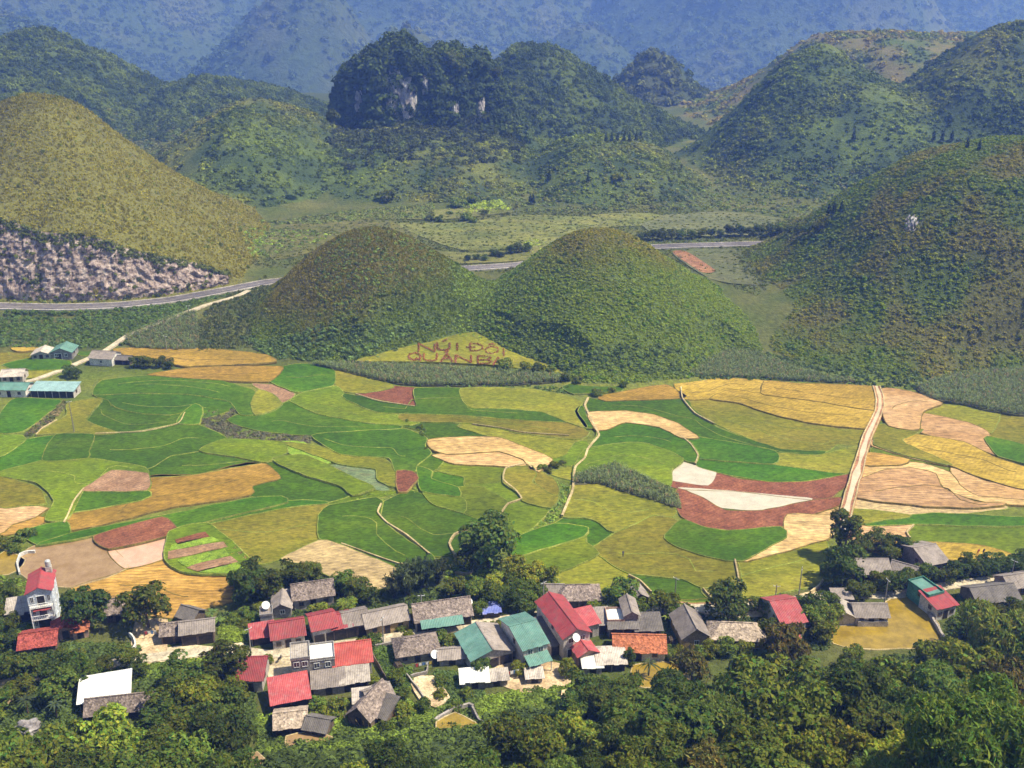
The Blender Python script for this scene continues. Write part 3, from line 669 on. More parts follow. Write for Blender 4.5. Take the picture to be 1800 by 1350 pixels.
for s in (-1, 1):
    ln = CANAL+np.stack([np.ones(len(CANAL)), np.zeros(len(CANAL))], 1)*s*(cw[:, None]*0.5+0.62)
    ribbon('canal_bank', ln, 0.35, 'earth_path', lambda p, t: 1.05, 0.8, cn)
# ------------------------------------------------------------------ foliage prototypes
def mat_leaf(name, trans=0.38, var=0.3):
    m, nt, bs = new_mat(name); a = N(nt, 'ShaderNodeAttribute', attribute_name='col', attribute_type='GEOMETRY')
    oi = N(nt, 'ShaderNodeObjectInfo'); c = mix(nt, 1.0, a.outputs['Color'], oi.outputs['Color'], 'MULTIPLY')
    g = mapr(nt, oi.outputs['Random'], 0, 1, 0.8, 1.25); c = mix(nt, 1.0, c, g, 'MULTIPLY')
    nt.links.new(c, bs.inputs['Base Color']); bs.inputs['Roughness'].default_value = 0.65; bs.inputs['Specular IOR Level'].default_value = 0.12
    t = N(nt, 'ShaderNodeBsdfTranslucent'); nt.links.new(c, t.inputs[0]); ms = N(nt, 'ShaderNodeMixShader'); ms.inputs[0].default_value = trans
    nt.links.new(bs.outputs[0], ms.inputs[1]); nt.links.new(t.outputs[0], ms.inputs[2]); nt.links.new(ms.outputs[0], nt.nodes['Material Output'].inputs[0])
    return m
M_LEAF = mat_leaf('tree_leaves')
M_BARK = mat_surface('bark', (0.07, 0.05, 0.035), (0.13, 0.10, 0.07), None, 1.5, 5, 0.05)
def leaf_quads(P, Nrm, size, rng, aspect=1.6, droop=0.0):
    """leaf faces: at points P, facing Nrm"""
    n = len(P); Nrm = Nrm/np.linalg.norm(Nrm, axis=1)[:, None]
    t = rng.normal(size=(n, 3)); t -= Nrm*np.sum(t*Nrm, 1)[:, None]; t[:, 2] -= droop; t /= np.linalg.norm(t, axis=1)[:, None]
    b = np.cross(Nrm, t); s = size[:, None] if not np.isscalar(size) else size
    a = s*0.5*aspect; c = s*0.5
    V = np.stack([P-t*a, P+b*c*0.9+Nrm*c*0.25, P+t*a-Nrm*c*0.2, P-b*c*0.9+Nrm*c*0.25], 1).reshape(-1, 3)
    return V, np.arange(n*4).reshape(n, 4)
def crown_mesh(name, lobes, n, size, col, rng, aspect=1.5, droop=0.2, hue=0.18, inner=0.22):
    tot = sum(l[3]**2 for l in lobes); Ps = []; Ns = []
    for (cx, cyy, cz, r, sz) in lobes:
        k = int(n*r*r/tot); d = rng.normal(size=(k, 3)); d /= np.linalg.norm(d, axis=1)[:, None]; d[:, 2] = np.where((d[:, 2] < -0.35) & (rng.random(k) < 0.8), -d[:, 2], d[:, 2])
        # leaf sprays gather in clumps on the lobe surface, with gaps between them
        nc = max(5, int(k/26)); cd = rng.normal(size=(nc, 3)); cd /= np.linalg.norm(cd, axis=1)[:, None]; cd[:, 2] = np.where(cd[:, 2] < -0.3, -cd[:, 2], cd[:, 2])
        pick = cd[rng.integers(0, nc, k)]; d = np.where((rng.random(k) < 0.75)[:, None], pick+d*0.30, d); d /= np.linalg.norm(d, axis=1)[:, None]
        rad = r*np.where(rng.random(k) < inner, rng.uniform(0.4, 0.85, k), rng.uniform(0.85, 1.08, k))
        Ps.append(np.array([cx, cyy, cz])+d*rad[:, None]*np.array([1, 1, sz])); Ns.append(d+rng.normal(size=(k, 3))*0.45+np.array([0, 0, 0.35]))
    P = np.concatenate(Ps); Nn = np.concatenate(Ns); n = len(P)
    V, F = leaf_quads(P, Nn, size*rng.uniform(0.6, 1.35, n), rng, aspect, droop)
    me = quad_mesh(name, V, F); b = rng.uniform(0.65, 1.35, n); h = rng.normal(size=n)*hue
    c = np.array(col)[None, :]*b[:, None]; c[:, 0] *= 1+h; c[:, 2] *= 1-0.5*h
    set_col(me, np.repeat(np.clip(c, 0.004, 0.8), 4, 0)); me.materials.append(M_LEAF)
    return me
def tube(V, F, pts, rad, sides=6):
    base = len(V); n = len(pts)
    for i, p in enumerate(pts):
        d = (Vector(pts[min(i+1, n-1)])-Vector(pts[max(i-1, 0)])).normalized(); a = d.orthogonal().normalized(); b = d.cross(a)
        for k in range(sides):
            an = 2*math.pi*k/sides; q = Vector(p)+(a*math.cos(an)+b*math.sin(an))*rad[i]; V.append(tuple(q))
    for i in range(n-1):
        for k in range(sides): F.append((base+i*sides+k, base+i*sides+(k+1) % sides, base+(i+1)*sides+(k+1) % sides, base+(i+1)*sides+k))
def trunk_mesh(name, h, r, limbs, rnd):
    V, F = [], []
    tube(V, F, [(0, 0, -0.6), (0, 0, 0.1), (rnd.uniform(-.15, .15), rnd.uniform(-.15, .15), h*0.5), (rnd.uniform(-.3, .3), rnd.uniform(-.3, .3), h)], [r*1.4, r*1.1, r*0.8, r*0.4])
    for (x, y, z) in limbs:
        s = (0, 0, h*rnd.uniform(0.45, 0.75)); tube(V, F, [s, ((x)*0.5, y*0.5, (s[2]+z)*0.5+0.1), (x, y, z)], [r*0.5, r*0.35, r*0.12], 5)
    me = bpy.data.meshes.new(name); me.from_pydata(V, [], F); me.update(); me.materials.append(M_BARK); return me
PROTO = {}
def proto_tree(kind, seed, lobes, n, size, col, trunk_h, trunk_r, **kw):
    rng = np.random.default_rng(seed); rnd = random.Random(seed)
    cm = crown_mesh('crown', lobes, n, size, col, rng, **kw)
    tm = trunk_mesh('trunk', trunk_h, trunk_r, [(l[0]*0.8, l[1]*0.8, l[2]) for l in lobes[1:7]], rnd)
    PROTO.setdefault(kind, []).append((tm, cm))
def rand_lobes(seed, R0, H0, n, rl=(0.38, 0.6), flat=0.85, base=0.28):
    rnd = random.Random(seed); L = [(0, 0, H0*0.66, R0*0.62, flat)]
    for i in range(n):
        a = i/n*2*math.pi*1.62+rnd.uniform(-.4, .4); z = H0*(base+(0.92-base)*((i*0.618+rnd.uniform(0, .3)) % 1)); q = R0*(1-((z/H0-0.55)/0.62)**2)**0.5*rnd.uniform(0.55, 0.85) if abs(z/H0-0.55) < 0.6 else R0*0.3
        L.append((math.cos(a)*q, math.sin(a)*q, z, R0*rnd.uniform(*rl), flat*rnd.uniform(0.8, 1.05)))
    return L
DK = (0.100, 0.132, 0.020); MD = (0.145, 0.182, 0.023); LT = (0.225, 0.252, 0.027); OL = (0.170, 0.155, 0.034)
for s in range(4): proto_tree('broad', 100+s, rand_lobes(s, 4.0, 8.0, 11), 3400, 0.46, DK, 5.0, 0.26)
for s in range(3): proto_tree('leafy', 200+s, rand_lobes(40+s, 4.0, 7.2, 10), 3000, 0.50, MD, 4.6, 0.22, droop=0.5)
for s in range(3): proto_tree('light', 300+s, rand_lobes(60+s, 4.0, 6.8, 9), 2800, 0.50, LT, 4.2, 0.20, droop=0.6)
for s in range(2): proto_tree('olive', 350+s, rand_lobes(70+s, 4.0, 7.2, 9, (0.3, 0.5)), 2600, 0.44, OL, 4.6, 0.2, droop=0.9, aspect=2.4)
for s in range(2): proto_tree('tall', 400+s, rand_lobes(80+s, 3.2, 11.0, 13, (0.36, 0.55), 0.95, 0.16), 3600, 0.45, DK, 8.0, 0.28)
for s in range(3): proto_tree('shrub', 500+s, rand_lobes(90+s, 4.0, 5.0, 8, (0.4, 0.6), 0.8, 0.16), 1700, 0.62, MD, 2.4, 0.18)
for s in range(2): proto_tree('cone', 600+s, [(0, 0, 1.6, 1.5, 1.0), (0.2, 0, 3.2, 1.3, 1.2), (-0.1, 0.1, 5.0, 1.0, 1.3), (0, 0, 6.6, 0.6, 1.6)], 900, 0.4, (0.034, 0.055, 0.026), 5.0, 0.12)
# the nearest trees carry finer, longer leaves
for s in range(3): proto_tree('near', 700+s, rand_lobes(110+s, 4.0, 7.4, 13), 7800, 0.34, DK, 4.8, 0.24, droop=0.6, aspect=2.2)
for s in range(2): proto_tree('near_light', 720+s, rand_lobes(130+s, 4.0, 6.6, 12), 7600, 0.36, (0.165, 0.215, 0.036), 4.2, 0.2, droop=1.0, aspect=3.0)
proto_tree('corner', 760, rand_lobes(150, 4.0, 6.4, 26, (0.2, 0.34)), 21000, 0.17, (0.175, 0.225, 0.026), 4.2, 0.2, droop=1.0, aspect=2.8)
def bamboo(seed):
    rng = np.random.default_rng(seed); rnd = random.Random(seed); V, F = [], []; Ps = []; Ns = []
    for k in range(26):
        a = rnd.uniform(0, 6.28); r0 = rnd.uniform(0, 0.8); out = rnd.uniform(1.2, 4.2); h = rnd.uniform(6, 10.5)
        pts = [(math.cos(a)*(r0+out*t*t*t*1.0), math.sin(a)*(r0+out*t*t*t*1.0), h*(t-0.22*t**4)) for t in (0, .3, .6, .85, 1)]
        tube(V, F, pts, [0.07, 0.06, 0.05, 0.035, 0.015], 4)
        for i in range(105):
            t = rnd.uniform(0.25, 1.0); q = r0+out*t**3; p = np.array([math.cos(a)*q, math.sin(a)*q, h*(t-0.22*t**4)])+rng.normal(size=3)*0.32
            Ps.append(p); Ns.append(rng.normal(size=3)*0.7+np.array([0, 0, 0.6]))
    Vl, Fl = leaf_quads(np.array(Ps), np.array(Ns), 0.42*rng.uniform(0.6, 1.3, len(Ps)), rng, 2.6, 0.9)
    me = quad_mesh('crown', Vl, Fl); c = np.array([0.095, 0.120, 0.045])*rng.uniform(0.6, 1.4, len(Ps))[:, None]; set_col(me, np.repeat(c, 4, 0)); me.materials.append(M_LEAF)
    tm = bpy.data.meshes.new('culms'); tm.from_pydata(V, [], F); tm.materials.append(M_BARK); PROTO.setdefault('bamboo', []).append((tm, me))
bamboo(1); bamboo(2)
def fan_plant(kind, seed, nl, length, width, stem_h, stem_r, col, arch=1.0):
    """banana plants and palms: a stem with long arching leaves"""
    rng = np.random.default_rng(seed); rnd = random.Random(seed); V = []; F = []; C = []
    for k in range(nl):
        a = k/nl*6.28*1.6+rnd.uniform(-.3, .3); el = rnd.uniform(0.5, 1.25); L = length*rnd.uniform(0.75, 1.1); d = np.array([math.cos(a), math.sin(a)]); sd = np.array([-d[1], d[0]])
        seg = 6; pts = []
        for i in range(seg+1):
            t = i/seg; q = L*(t*math.cos(el)+0.25*t*t); z = stem_h+L*(t*math.sin(el)-arch*0.62*t*t); wd = width*math.sin(math.pi*(0.08+0.9*t))**0.7
            b = len(V); V += [(d[0]*q+sd[0]*wd*.5, d[1]*q+sd[1]*wd*.5, z-0.12*wd), (d[0]*q, d[1]*q, z), (d[0]*q-sd[0]*wd*.5, d[1]*q-sd[1]*wd*.5, z-0.12*wd)]; pts.append(b)
            br = rnd.uniform(0.8, 1.2); C += [np.array(col)*br]*3
        for i in range(seg): b0, b1 = pts[i], pts[i+1]; F += [(b0, b0+1, b1+1, b1), (b0+1, b0+2, b1+2, b1+1)]
    me = quad_mesh('crown', np.array(V), np.array(F)); set_col(me, np.array(C)); me.materials.append(M_LEAF)
    TV, TF = [], []; tube(TV, TF, [(0, 0, -0.5), (0, 0, stem_h*0.5), (0, 0, stem_h+0.2)], [stem_r*1.2, stem_r, stem_r*0.7])
    tm = bpy.data.meshes.new('stem'); tm.from_pydata(TV, [], TF); tm.materials.append(M_BARK); PROTO.setdefault(kind, []).append((tm, me))
for s in range(2): fan_plant('banana', s, 11, 2.6, 0.62, 2.2, 0.16, (0.16, 0.21, 0.05))
for s in range(2): fan_plant('palm', 20+s, 22, 2.6, 0.34, 3.4, 0.16, (0.07, 0.095, 0.04), 1.25)
TREE_R = {'broad': 4.9, 'leafy': 4.9, 'light': 4.9, 'olive': 4.8, 'tall': 4.0, 'shrub': 4.9, 'cone': 1.6, 'bamboo': 4.2, 'banana': 2.4, 'palm': 2.5, 'near': 4.9, 'near_light': 4.9, 'corner': 4.9}
TNAME = {'broad': 'broadleaf_tree', 'leafy': 'broadleaf_tree', 'light': 'broadleaf_tree', 'olive': 'broadleaf_tree', 'near': 'broadleaf_tree', 'near_light': 'broadleaf_tree', 'corner': 'broadleaf_tree', 'tall': 'broadleaf_tree', 'shrub': 'bush', 'cone': 'conifer', 'bamboo': 'bamboo_clump', 'banana': 'banana_plant', 'palm': 'palm'}
TCAT = {'broadleaf_tree': 'tree', 'bush': 'bush', 'conifer': 'tree', 'bamboo_clump': 'bamboo', 'banana_plant': 'banana plant', 'palm': 'palm'}
trnd = random.Random(5)
def tree(kind, loc, width, label, group=None, tint=(1, 1, 1), hs=1.0):
    tm, cm = trnd.choice(PROTO[kind]); nm = TNAME[kind]
    e = bpy.data.objects.new(nm, None); COL.objects.link(e); e.empty_display_size = 0.3; e.location = loc; e.rotation_euler = (trnd.uniform(-.05, .05), trnd.uniform(-.05, .05), trnd.uniform(0, 6.28))
    s = width/(2*TREE_R[kind]); e.scale = (s, s, s*hs*trnd.uniform(0.92, 1.1))
    tk = bpy.data.objects.new({'culms': 'stem', 'stem': 'stem'}.get(tm.name.split('.')[0], 'trunk'), tm); ck = bpy.data.objects.new('crown', cm)
    for o in (tk, ck): COL.objects.link(o); o.parent = e
    v = trnd.uniform(0.72, 1.3); h_ = trnd.uniform(-.14, .14); ck.color = (tint[0]*v*(1+h_), tint[1]*v, tint[2]*v*(1-h_), 1)
    tag(e, label, TCAT[nm], group); return e
def tree_px(kind, px, py, wpx, label, group=None, **kw):
    p = hit(px, py); t = (p-Vector((0, 0, CH))).dot(Vector((0, CP, -SP)))
    return tree(kind, p-Vector((0, 0, 0.1)), wpx/1800*t, label, group, **kw)
# ------------------------------------------------------------------ ground cover (uncountable): shrubs, grass tufts, corn
def blob_bush(name, seed, n, leaf, flat=0.8, aspect=1.3, blades=False):
    rng = np.random.default_rng(seed); d = rng.normal(size=(n, 3)); d[:, 2] = np.abs(d[:, 2])+0.1; d /= np.linalg.norm(d, axis=1)[:, None]
    bumpy = 1+0.28*np.sin(d[:, 0]*5+seed)*np.cos(d[:, 1]*4.0-seed)
    P = d*rng.uniform(0.72, 1.0, n)[:, None]*bumpy[:, None]*np.array([1, 1, flat])*0.5
    Nn = d+rng.normal(size=(n, 3))*0.4+np.array([0, 0, 0.3])
    if blades:
        P = rng.uniform(-.42, .42, (n, 3)); P[:, 2] = rng.uniform(0.15, 0.5, n); Nn = rng.normal(size=(n, 3)); Nn[:, 2] *= 0.25
    V, F = leaf_quads(P, Nn, leaf*rng.uniform(0.7, 1.3, n), rng, aspect, 4.0 if blades else 0.2)
    me = quad_mesh(name, V, F); me.materials.append(M_BUSH); return bpy.data.objects.new(name, me)
def coll(name, objs):
    c = bpy.data.collections.new(name)
    for o in objs: c.objects.link(o)
    return c
C_BUSH = coll('shrub_forms', [blob_bush('shrub_form', i, 34, 0.30) for i in range(4)])
C_TUFT = coll('tuft_forms', [blob_bush('tuft_form', 10+i, 22, 0.26, aspect=3.2, blades=True) for i in range(2)]+[blob_bush('tuft_form', 14, 26, 0.30)])
C_TREE = coll('far_tree_forms', [blob_bush('far_tree_form', 20+i, 60, 0.22, 1.15) for i in range(4)])
def corn_form(seed):
    rnd = random.Random(seed); V, F = [], []
    for k in range(9):
        a = rnd.uniform(0, 6.28); z0 = 0.25+k*0.14; L = rnd.uniform(0.6, 0.95); d = (math.cos(a), math.sin(a)); s = (-d[1]*0.10, d[0]*0.10); b = len(V)
        V += [(s[0], s[1], z0), (-s[0], -s[1], z0), (d[0]*L*.55+s[0], d[1]*L*.55+s[1], z0+.38), (d[0]*L*.55-s[0], d[1]*L*.55-s[1], z0+.38), (d[0]*L, d[1]*L, z0+.12)]
        F += [(b, b+1, b+3, b+2), (b+2, b+3, b+4, b+4)]
    b = len(V); V += [(-.04, 0, 0), (.04, 0, 0), (.03, 0, 1.5), (-.03, 0, 1.5)]; F += [(b, b+1, b+2, b+3)]
    me = bpy.data.meshes.new('corn_form'); me.from_pydata(V, [], [tuple(dict.fromkeys(f)) for f in F]); me.update(); me.materials.append(M_BUSH); return bpy.data.objects.new('corn_form', me)
C_CORN = coll('corn_forms', [corn_form(i) for i in range(3)])
def gn_group(collec):
    g = bpy.data.node_groups.new('cover', 'GeometryNodeTree'); g.interface.new_socket('Geometry', in_out='INPUT', socket_type='NodeSocketGeometry'); g.interface.new_socket('Geometry', in_out='OUTPUT', socket_type='NodeSocketGeometry')
    gi = g.nodes.new('NodeGroupInput'); go = g.nodes.new('NodeGroupOutput'); ci = g.nodes.new('GeometryNodeCollectionInfo'); ci.inputs['Collection'].default_value = collec
    ci.inputs['Separate Children'].default_value = True; ci.inputs['Reset Children'].default_value = True
    ip = g.nodes.new('GeometryNodeInstanceOnPoints'); ip.inputs['Pick Instance'].default_value = True
    def attr(nm, typ):
        a = g.nodes.new('GeometryNodeInputNamedAttribute'); a.data_type = typ; a.inputs[0].default_value = nm; return a.outputs[0]
    g.links.new(gi.outputs[0], ip.inputs['Points']); g.links.new(ci.outputs[0], ip.inputs['Instance'])
    g.links.new(attr('rot', 'FLOAT_VECTOR'), ip.inputs['Rotation']); g.links.new(attr('size', 'FLOAT_VECTOR'), ip.inputs['Scale'])
    rv = g.nodes.new('FunctionNodeRandomValue'); rv.data_type = 'INT'; rv.inputs[4].default_value = 0; rv.inputs[5].default_value = 8
    g.links.new(rv.outputs[2], ip.inputs['Instance Index']); g.links.new(ip.outputs[0], go.inputs[0]); return g
GN = {}
def cover(name, P, size, cols, collec, rng, flat=1.0, label=None, cat=None):
    me = bpy.data.meshes.new(name); n = len(P); me.vertices.add(n); me.vertices.foreach_set('co', np.asarray(P, np.float32).ravel())
    a = me.attributes.new('size', 'FLOAT_VECTOR', 'POINT'); sv = np.repeat(np.asarray(size)[:, None], 3, 1)*np.array([1, 1, flat]); sv[:, 2] *= rng.uniform(0.75, 1.3, n); a.data.foreach_set('vector', sv.astype(np.float32).ravel())
    a = me.attributes.new('rot', 'FLOAT_VECTOR', 'POINT'); rv = np.zeros((n, 3)); rv[:, 2] = rng.uniform(0, 6.28, n); rv[:, :2] = rng.normal(size=(n, 2))*0.12; a.data.foreach_set('vector', rv.astype(np.float32).ravel())
    set_col(me, np.clip(cols, 0.004, 0.9)); o = bpy.data.objects.new(name, me); COL.objects.link(o)
    g = GN.setdefault(collec.name, gn_group(collec)) if collec.name not in GN else GN[collec.name]
    md = o.modifiers.new('cover', 'NODES'); md.node_group = g; tag(o, label, cat, kind='stuff'); return o
def facing(X, Y, h, e=2.0):
    h0 = terrain(X, Y, False)[0]; hx = (terrain(X+e, Y, False)[0]-h0)/e; hy = (terrain(X, Y+e, False)[0]-h0)/e
    D = np.stack([-X, -Y, CH-h], 1); D /= np.linalg.norm(D, axis=1)[:, None]; Nn = np.stack([-hx, -hy, np.ones_like(hx)], 1); Nn /= np.linalg.norm(Nn, axis=1)[:, None]
    return np.sum(D*Nn, 1), np.hypot(hx, hy)
def hill_points(i, n, rng, R0, minface=-0.12, minh=1.0):
    q = HILLS[i]; X = q['X0']+rng.uniform(-R0, R0, n); Y = q['Y0']+rng.uniform(-R0*1.1, R0*0.6, n)
    m = (np.abs(X) < 0.60*Y+25) & (Y > 300); X, Y = X[m], Y[m]; h, ii = terrain(X, Y); m = (ii == i) & (h > minh)
    dd, _ = dist_line(X, Y, ROAD) if q['Y0'] < 500 else (np.full(X.shape, 99.0), 0); m &= dd > 7
    X, Y, h, ii = X[m], Y[m], h[m], ii[m]; f, sl = facing(X, Y, h); m = f > minface
    return X[m], Y[m], h[m], ii[m], sl[m]
crng = np.random.default_rng(77)
ROCKS = ((693, 160, 34, 85, 1), (718, 172, 30, 74, 2), (747, 150, 14, 36, 3), (630, 178, 16, 40, 6), (800, 190, 14, 40, 4), (846, 190, 16, 44, 7))
def clear_of_fields(X, Y):
    inside = in_poly(X, Y, TRIP); 
    for P, z in CORN: inside |= in_poly(X, Y, P)
    dd, _ = dist_line(X, Y, LANE); return ~inside & (dd > 2.5)
for i, (n, R0, lo, hi, clc, flat) in {0: (110000, 190, 0.75, 1.7, C_TUFT, 0.85), 1: (62000, 85, 0.6, 1.3, C_TUFT, 0.9), 2: (56000, 85, 0.6, 1.7, C_BUSH, 0.85), 3: (110000, 190, 0.8, 2.1, C_BUSH, 0.85)}.items():
    X, Y, h, ii, sl = hill_points(i, n, crng, R0, minh=0.4); k = clear_of_fields(X, Y); X, Y, h, ii = X[k], Y[k], h[k], ii[k]
    s = lo+(hi-lo)*crng.random(len(X))**2.2; g = fbm(X, Y, 14, 3); s *= 1+0.45*g
    c = albedo(X, Y, ii, h)*np.array([2.1, 2.0, 1.1])*crng.uniform(0.8, 1.22, len(X))[:, None]
    dk = crng.random(len(X)) < ((0.03+0.10*np.clip(g, 0, 1)) if i < 2 else (0.08+0.2*np.clip(g, 0, 1))); c[dk] *= np.array([0.62, 0.8, 0.75]); s[dk] *= 1.25
    cover('hillside_scrub', np.stack([X, Y, h-0.05], 1), s, c, clc, crng, flat)
for i, q in enumerate(HILLS):
    if i < 4: continue
    if q['Y0'] > 1400:
        X = q['X0']+crng.uniform(-900, 900, 22000); Y = q['Y0']+crng.uniform(-1200, 60, 22000); m = (np.abs(X) < 0.58*Y+30); X, Y = X[m], Y[m]; h, ii = terrain(X, Y); m = (ii == i) & (h > -190); X, Y, h, ii = X[m], Y[m], h[m], ii[m]; f, sl = facing(X, Y, h, 8.0); g = fbm(X, Y, 260, 3); m = (f > 0) & (crng.random(len(X)) < np.clip(0.6+1.2*g, 0.12, 1)); X, Y, h, ii = X[m], Y[m], h[m], ii[m]
        cover('mountain_forest', np.stack([X, Y, h-1], 1), 8+14*crng.random(len(X))**2, albedo(X, Y, ii, h)*crng.uniform(0.5, 1.5, len(X))[:, None]*1.5, C_TREE, crng, 0.9); continue
    kar = q['name'] == 'karst_hill'; dkh = q['Y0'] in (860, 930, 960, 1060)
    n = int((60000 if q['Y0'] < 800 else 22000)); R0 = 170 if q['Y0'] < 800 else 220
    if q['Y0'] > 1000: n, R0 = 9000, 260
    X, Y, h, ii, sl = hill_points(i, n, crng, 100 if kar else R0, minh=6); g = fbm(X, Y, 34, 3); den = fbm(X+91, Y, 80, 2)
    keep = crng.random(len(X)) < (1.0 if kar or dkh else np.clip(0.36+1.15*g+0.5*den, 0.10, 1)); X, Y, h, ii, g = X[keep], Y[keep], h[keep], ii[keep], g[keep]
    s = (1.5 if q['Y0'] < 800 else 2.6)+(2.6 if q['Y0'] < 800 else 4.0)*crng.random(len(X))**3
    if kar:
        px_, py_ = project(X, Y, h); k2 = np.ones(len(X), bool)
        for (rx, ry, rw, rh, sd) in ROCKS: k2 &= ~((np.abs(px_-rx) < rw*0.55+4) & (py_ > ry-rh*0.5) & (py_ < ry+rh*0.55+10) & (crng.random(len(X)) < 0.85))
        X, Y, h, ii = X[k2], Y[k2], h[k2], ii[k2]; s = 2.5+6.5*crng.random(len(X))**2.4; s *= 1+0.5*fbm(X, Y, 20, 2)
    if q['Y0'] > 1000: s *= 1.8
    c = albedo(X, Y, ii, h)*crng.uniform(0.5, 1.25, len(X))[:, None]*np.array([2.1, 2.0, 1.2])
    cover('hillside_scrub' if not kar else 'cliff_trees', np.stack([X, Y, h-0.2], 1), s, c, C_TREE if (kar or dkh) else C_BUSH, crng, 1.0)
kx = 580+340*crng.random(2600); ky = 205+95*crng.random(2600)**1.6; kp = crng.random(2600) < np.clip((300-ky)/70, 0.05, 1); KP = hit_many(kx[kp], ky[kp], 560, 780, 70)
cover('cliff_trees', KP-np.array([0, 0, 0.3]), 2.2+5*crng.random(len(KP))**2.2, np.array([0.075, 0.092, 0.026])*crng.uniform(0.55, 1.35, len(KP))[:, None], C_TREE, crng)
# scrub between the hills, behind the valley and on the embankment
def flat_cover(name, poly, n, lo, hi, cols, collec, z=None, flat=0.9):
    P = [at(x, y, 0.5 if z is None else z) for x, y in poly]; xs = [p.x for p in P]; ys = [p.y for p in P]
    X = crng.uniform(min(xs), max(xs), n); Y = crng.uniform(min(ys), max(ys), n); m = in_poly(X, Y, [(p.x, p.y) for p in P]); X, Y = X[m], Y[m]; m = (dist_line(X, Y, ROAD)[0] > 4.6) & (dist_line(X, Y, LANE)[0] > 1.8); X, Y = X[m], Y[m]; h, _ = terrain(X, Y)
    a, b = np.array(cols[0]), np.array(cols[1]); t = crng.random(len(X))[:, None]; c = 1.7*(a*(1-t)+b*t)*crng.uniform(0.7, 1.3, len(X))[:, None]
    return cover(name, np.stack([X, Y, h-0.05], 1), lo+(hi-lo)*crng.random(len(X))**2, c, collec, crng, flat)
BR = (0.20, 0.27, 0.035); GR = (0.06, 0.085, 0.022); OLV = (0.12, 0.12, 0.035)
flat_cover('embankment_scrub', [(-40, 552), (120, 553), (250, 546), (350, 532), (430, 516), (400, 535), (300, 570), (222, 594), (120, 598), (-40, 594)], 9000, 0.7, 2.2, (GR, (0.09, 0.14, 0.03)), C_BUSH, 4)
flat_cover('roadside_grass', [(-40, 529), (100, 531), (200, 528), (300, 517), (370, 505), (372, 500), (300, 510), (200, 521), (100, 525), (-40, 523)], 1800, 0.8, 2.0, ((0.15, 0.16, 0.03), (0.10, 0.13, 0.03)), C_BUSH, 8.4)
flat_cover('slope_scrub', [(345, 575), (440, 520), (470, 505), (480, 560), (440, 600), (380, 605), (345, 610)], 3500, 0.6, 1.6, (OLV, GR), C_TUFT, 3)
flat_cover('foot_scrub', [(420, 600), (500, 612), (620, 618), (720, 604), (780, 592), (760, 602), (690, 615), (628, 634), (560, 638), (480, 628)], 2600, 0.9, 2.8, (GR, (0.10, 0.15, 0.04)), C_BUSH)
flat_cover('foot_scrub', [(870, 595), (930, 615), (1010, 650), (1200, 640), (1330, 620), (1500, 650), (1640, 665), (1620, 685), (1560, 680), (1420, 668), (1200, 665), (1010, 664), (960, 640)], 5200, 0.9, 2.6, (GR, (0.085, 0.12, 0.03)), C_BUSH)
flat_cover('field_hedge', [(600, 652), (660, 667), (720, 677), (860, 680), (1000, 690), (1000, 680), (860, 672), (720, 670), (660, 660)], 1300, 0.8, 2.0, (GR, (0.09, 0.14, 0.03)), C_BUSH)
flat_cover('field_hedge', [(1610, 684), (1690, 712), (1810, 732), (1810, 722), (1690, 702), (1620, 678)], 700, 0.8, 2.0, (GR, GR), C_BUSH)
flat_cover('creek_scrub', [(975, 838), (990, 845), (1008, 870), (990, 895), (960, 925), (925, 950), (905, 960), (920, 935), (950, 910), (972, 880), (980, 860)], 700, 0.7, 1.9, (BR, (0.10, 0.16, 0.04)), C_BUSH)
flat_cover('field_hedge', [(110, 700), (118, 708), (100, 730), (70, 752), (50, 765), (40, 765), (75, 735), (100, 712)], 420, 0.7, 1.8, (GR, (0.16, 0.12, 0.06)), C_BUSH)
flat_cover('field_hedge', [(352, 737), (365, 722), (405, 713), (418, 722), (400, 738), (430, 755), (500, 762), (548, 766), (550, 778), (480, 772), (400, 768), (365, 755)], 1500, 0.9, 1.7, ((0.085, 0.095, 0.05), (0.12, 0.10, 0.06)), C_BUSH)
flat_cover('field_hedge', [(540, 713), (570, 715), (575, 725), (640, 738), (690, 742), (690, 747), (620, 743), (550, 725)], 420, 0.5, 1.2, ((0.17, 0.10, 0.06), GR), C_BUSH)
flat_cover('dry_reeds', [(385, 953), (400, 950), (440, 985), (425, 992), (405, 975)], 320, 0.7, 1.5, ((0.30, 0.17, 0.09), (0.22, 0.15, 0.07)), C_TUFT)
flat_cover('bank_scrub', [(655, 858), (700, 865), (735, 835), (745, 850), (720, 875), (660, 885), (600, 895), (570, 900), (600, 885)], 700, 0.4, 1.1, (BR, GR), C_BUSH)
flat_cover('field_hedge', [(733, 750), (745, 748), (757, 775), (760, 795), (750, 797), (742, 775)], 160, 0.6, 1.6, (GR, GR), C_BUSH)
flat_cover('valley_scrub', [(440, 460), (520, 440), (600, 410), (480, 400), (420, 420)], 900, 0.8, 2.5, (GR, BR), C_BUSH, 8)
for poly in ([(455, 395), (600, 372), (760, 362), (760, 385), (640, 385), (560, 392)], [(780, 385), (900, 372), (1020, 372), (1180, 368), (1330, 372), (1460, 400), (1480, 415), (1560, 345), (1400, 330), (1250, 320), (1000, 330), (800, 350)]):
    flat_cover('valley_scrub', poly, 5200, 1.0, 3.6, (OLV, (0.11, 0.15, 0.03)), C_BUSH, 8.5)
flat_cover('valley_grass', [(440, 470), (480, 400), (700, 380), (1000, 368), (1200, 365), (1450, 395), (1480, 420), (1330, 520), (1200, 470), (900, 480), (600, 470)], 26000, 0.7, 1.9, ((0.085, 0.11, 0.022), (0.13, 0.13, 0.035)), C_TUFT, 8.3, 0.6)
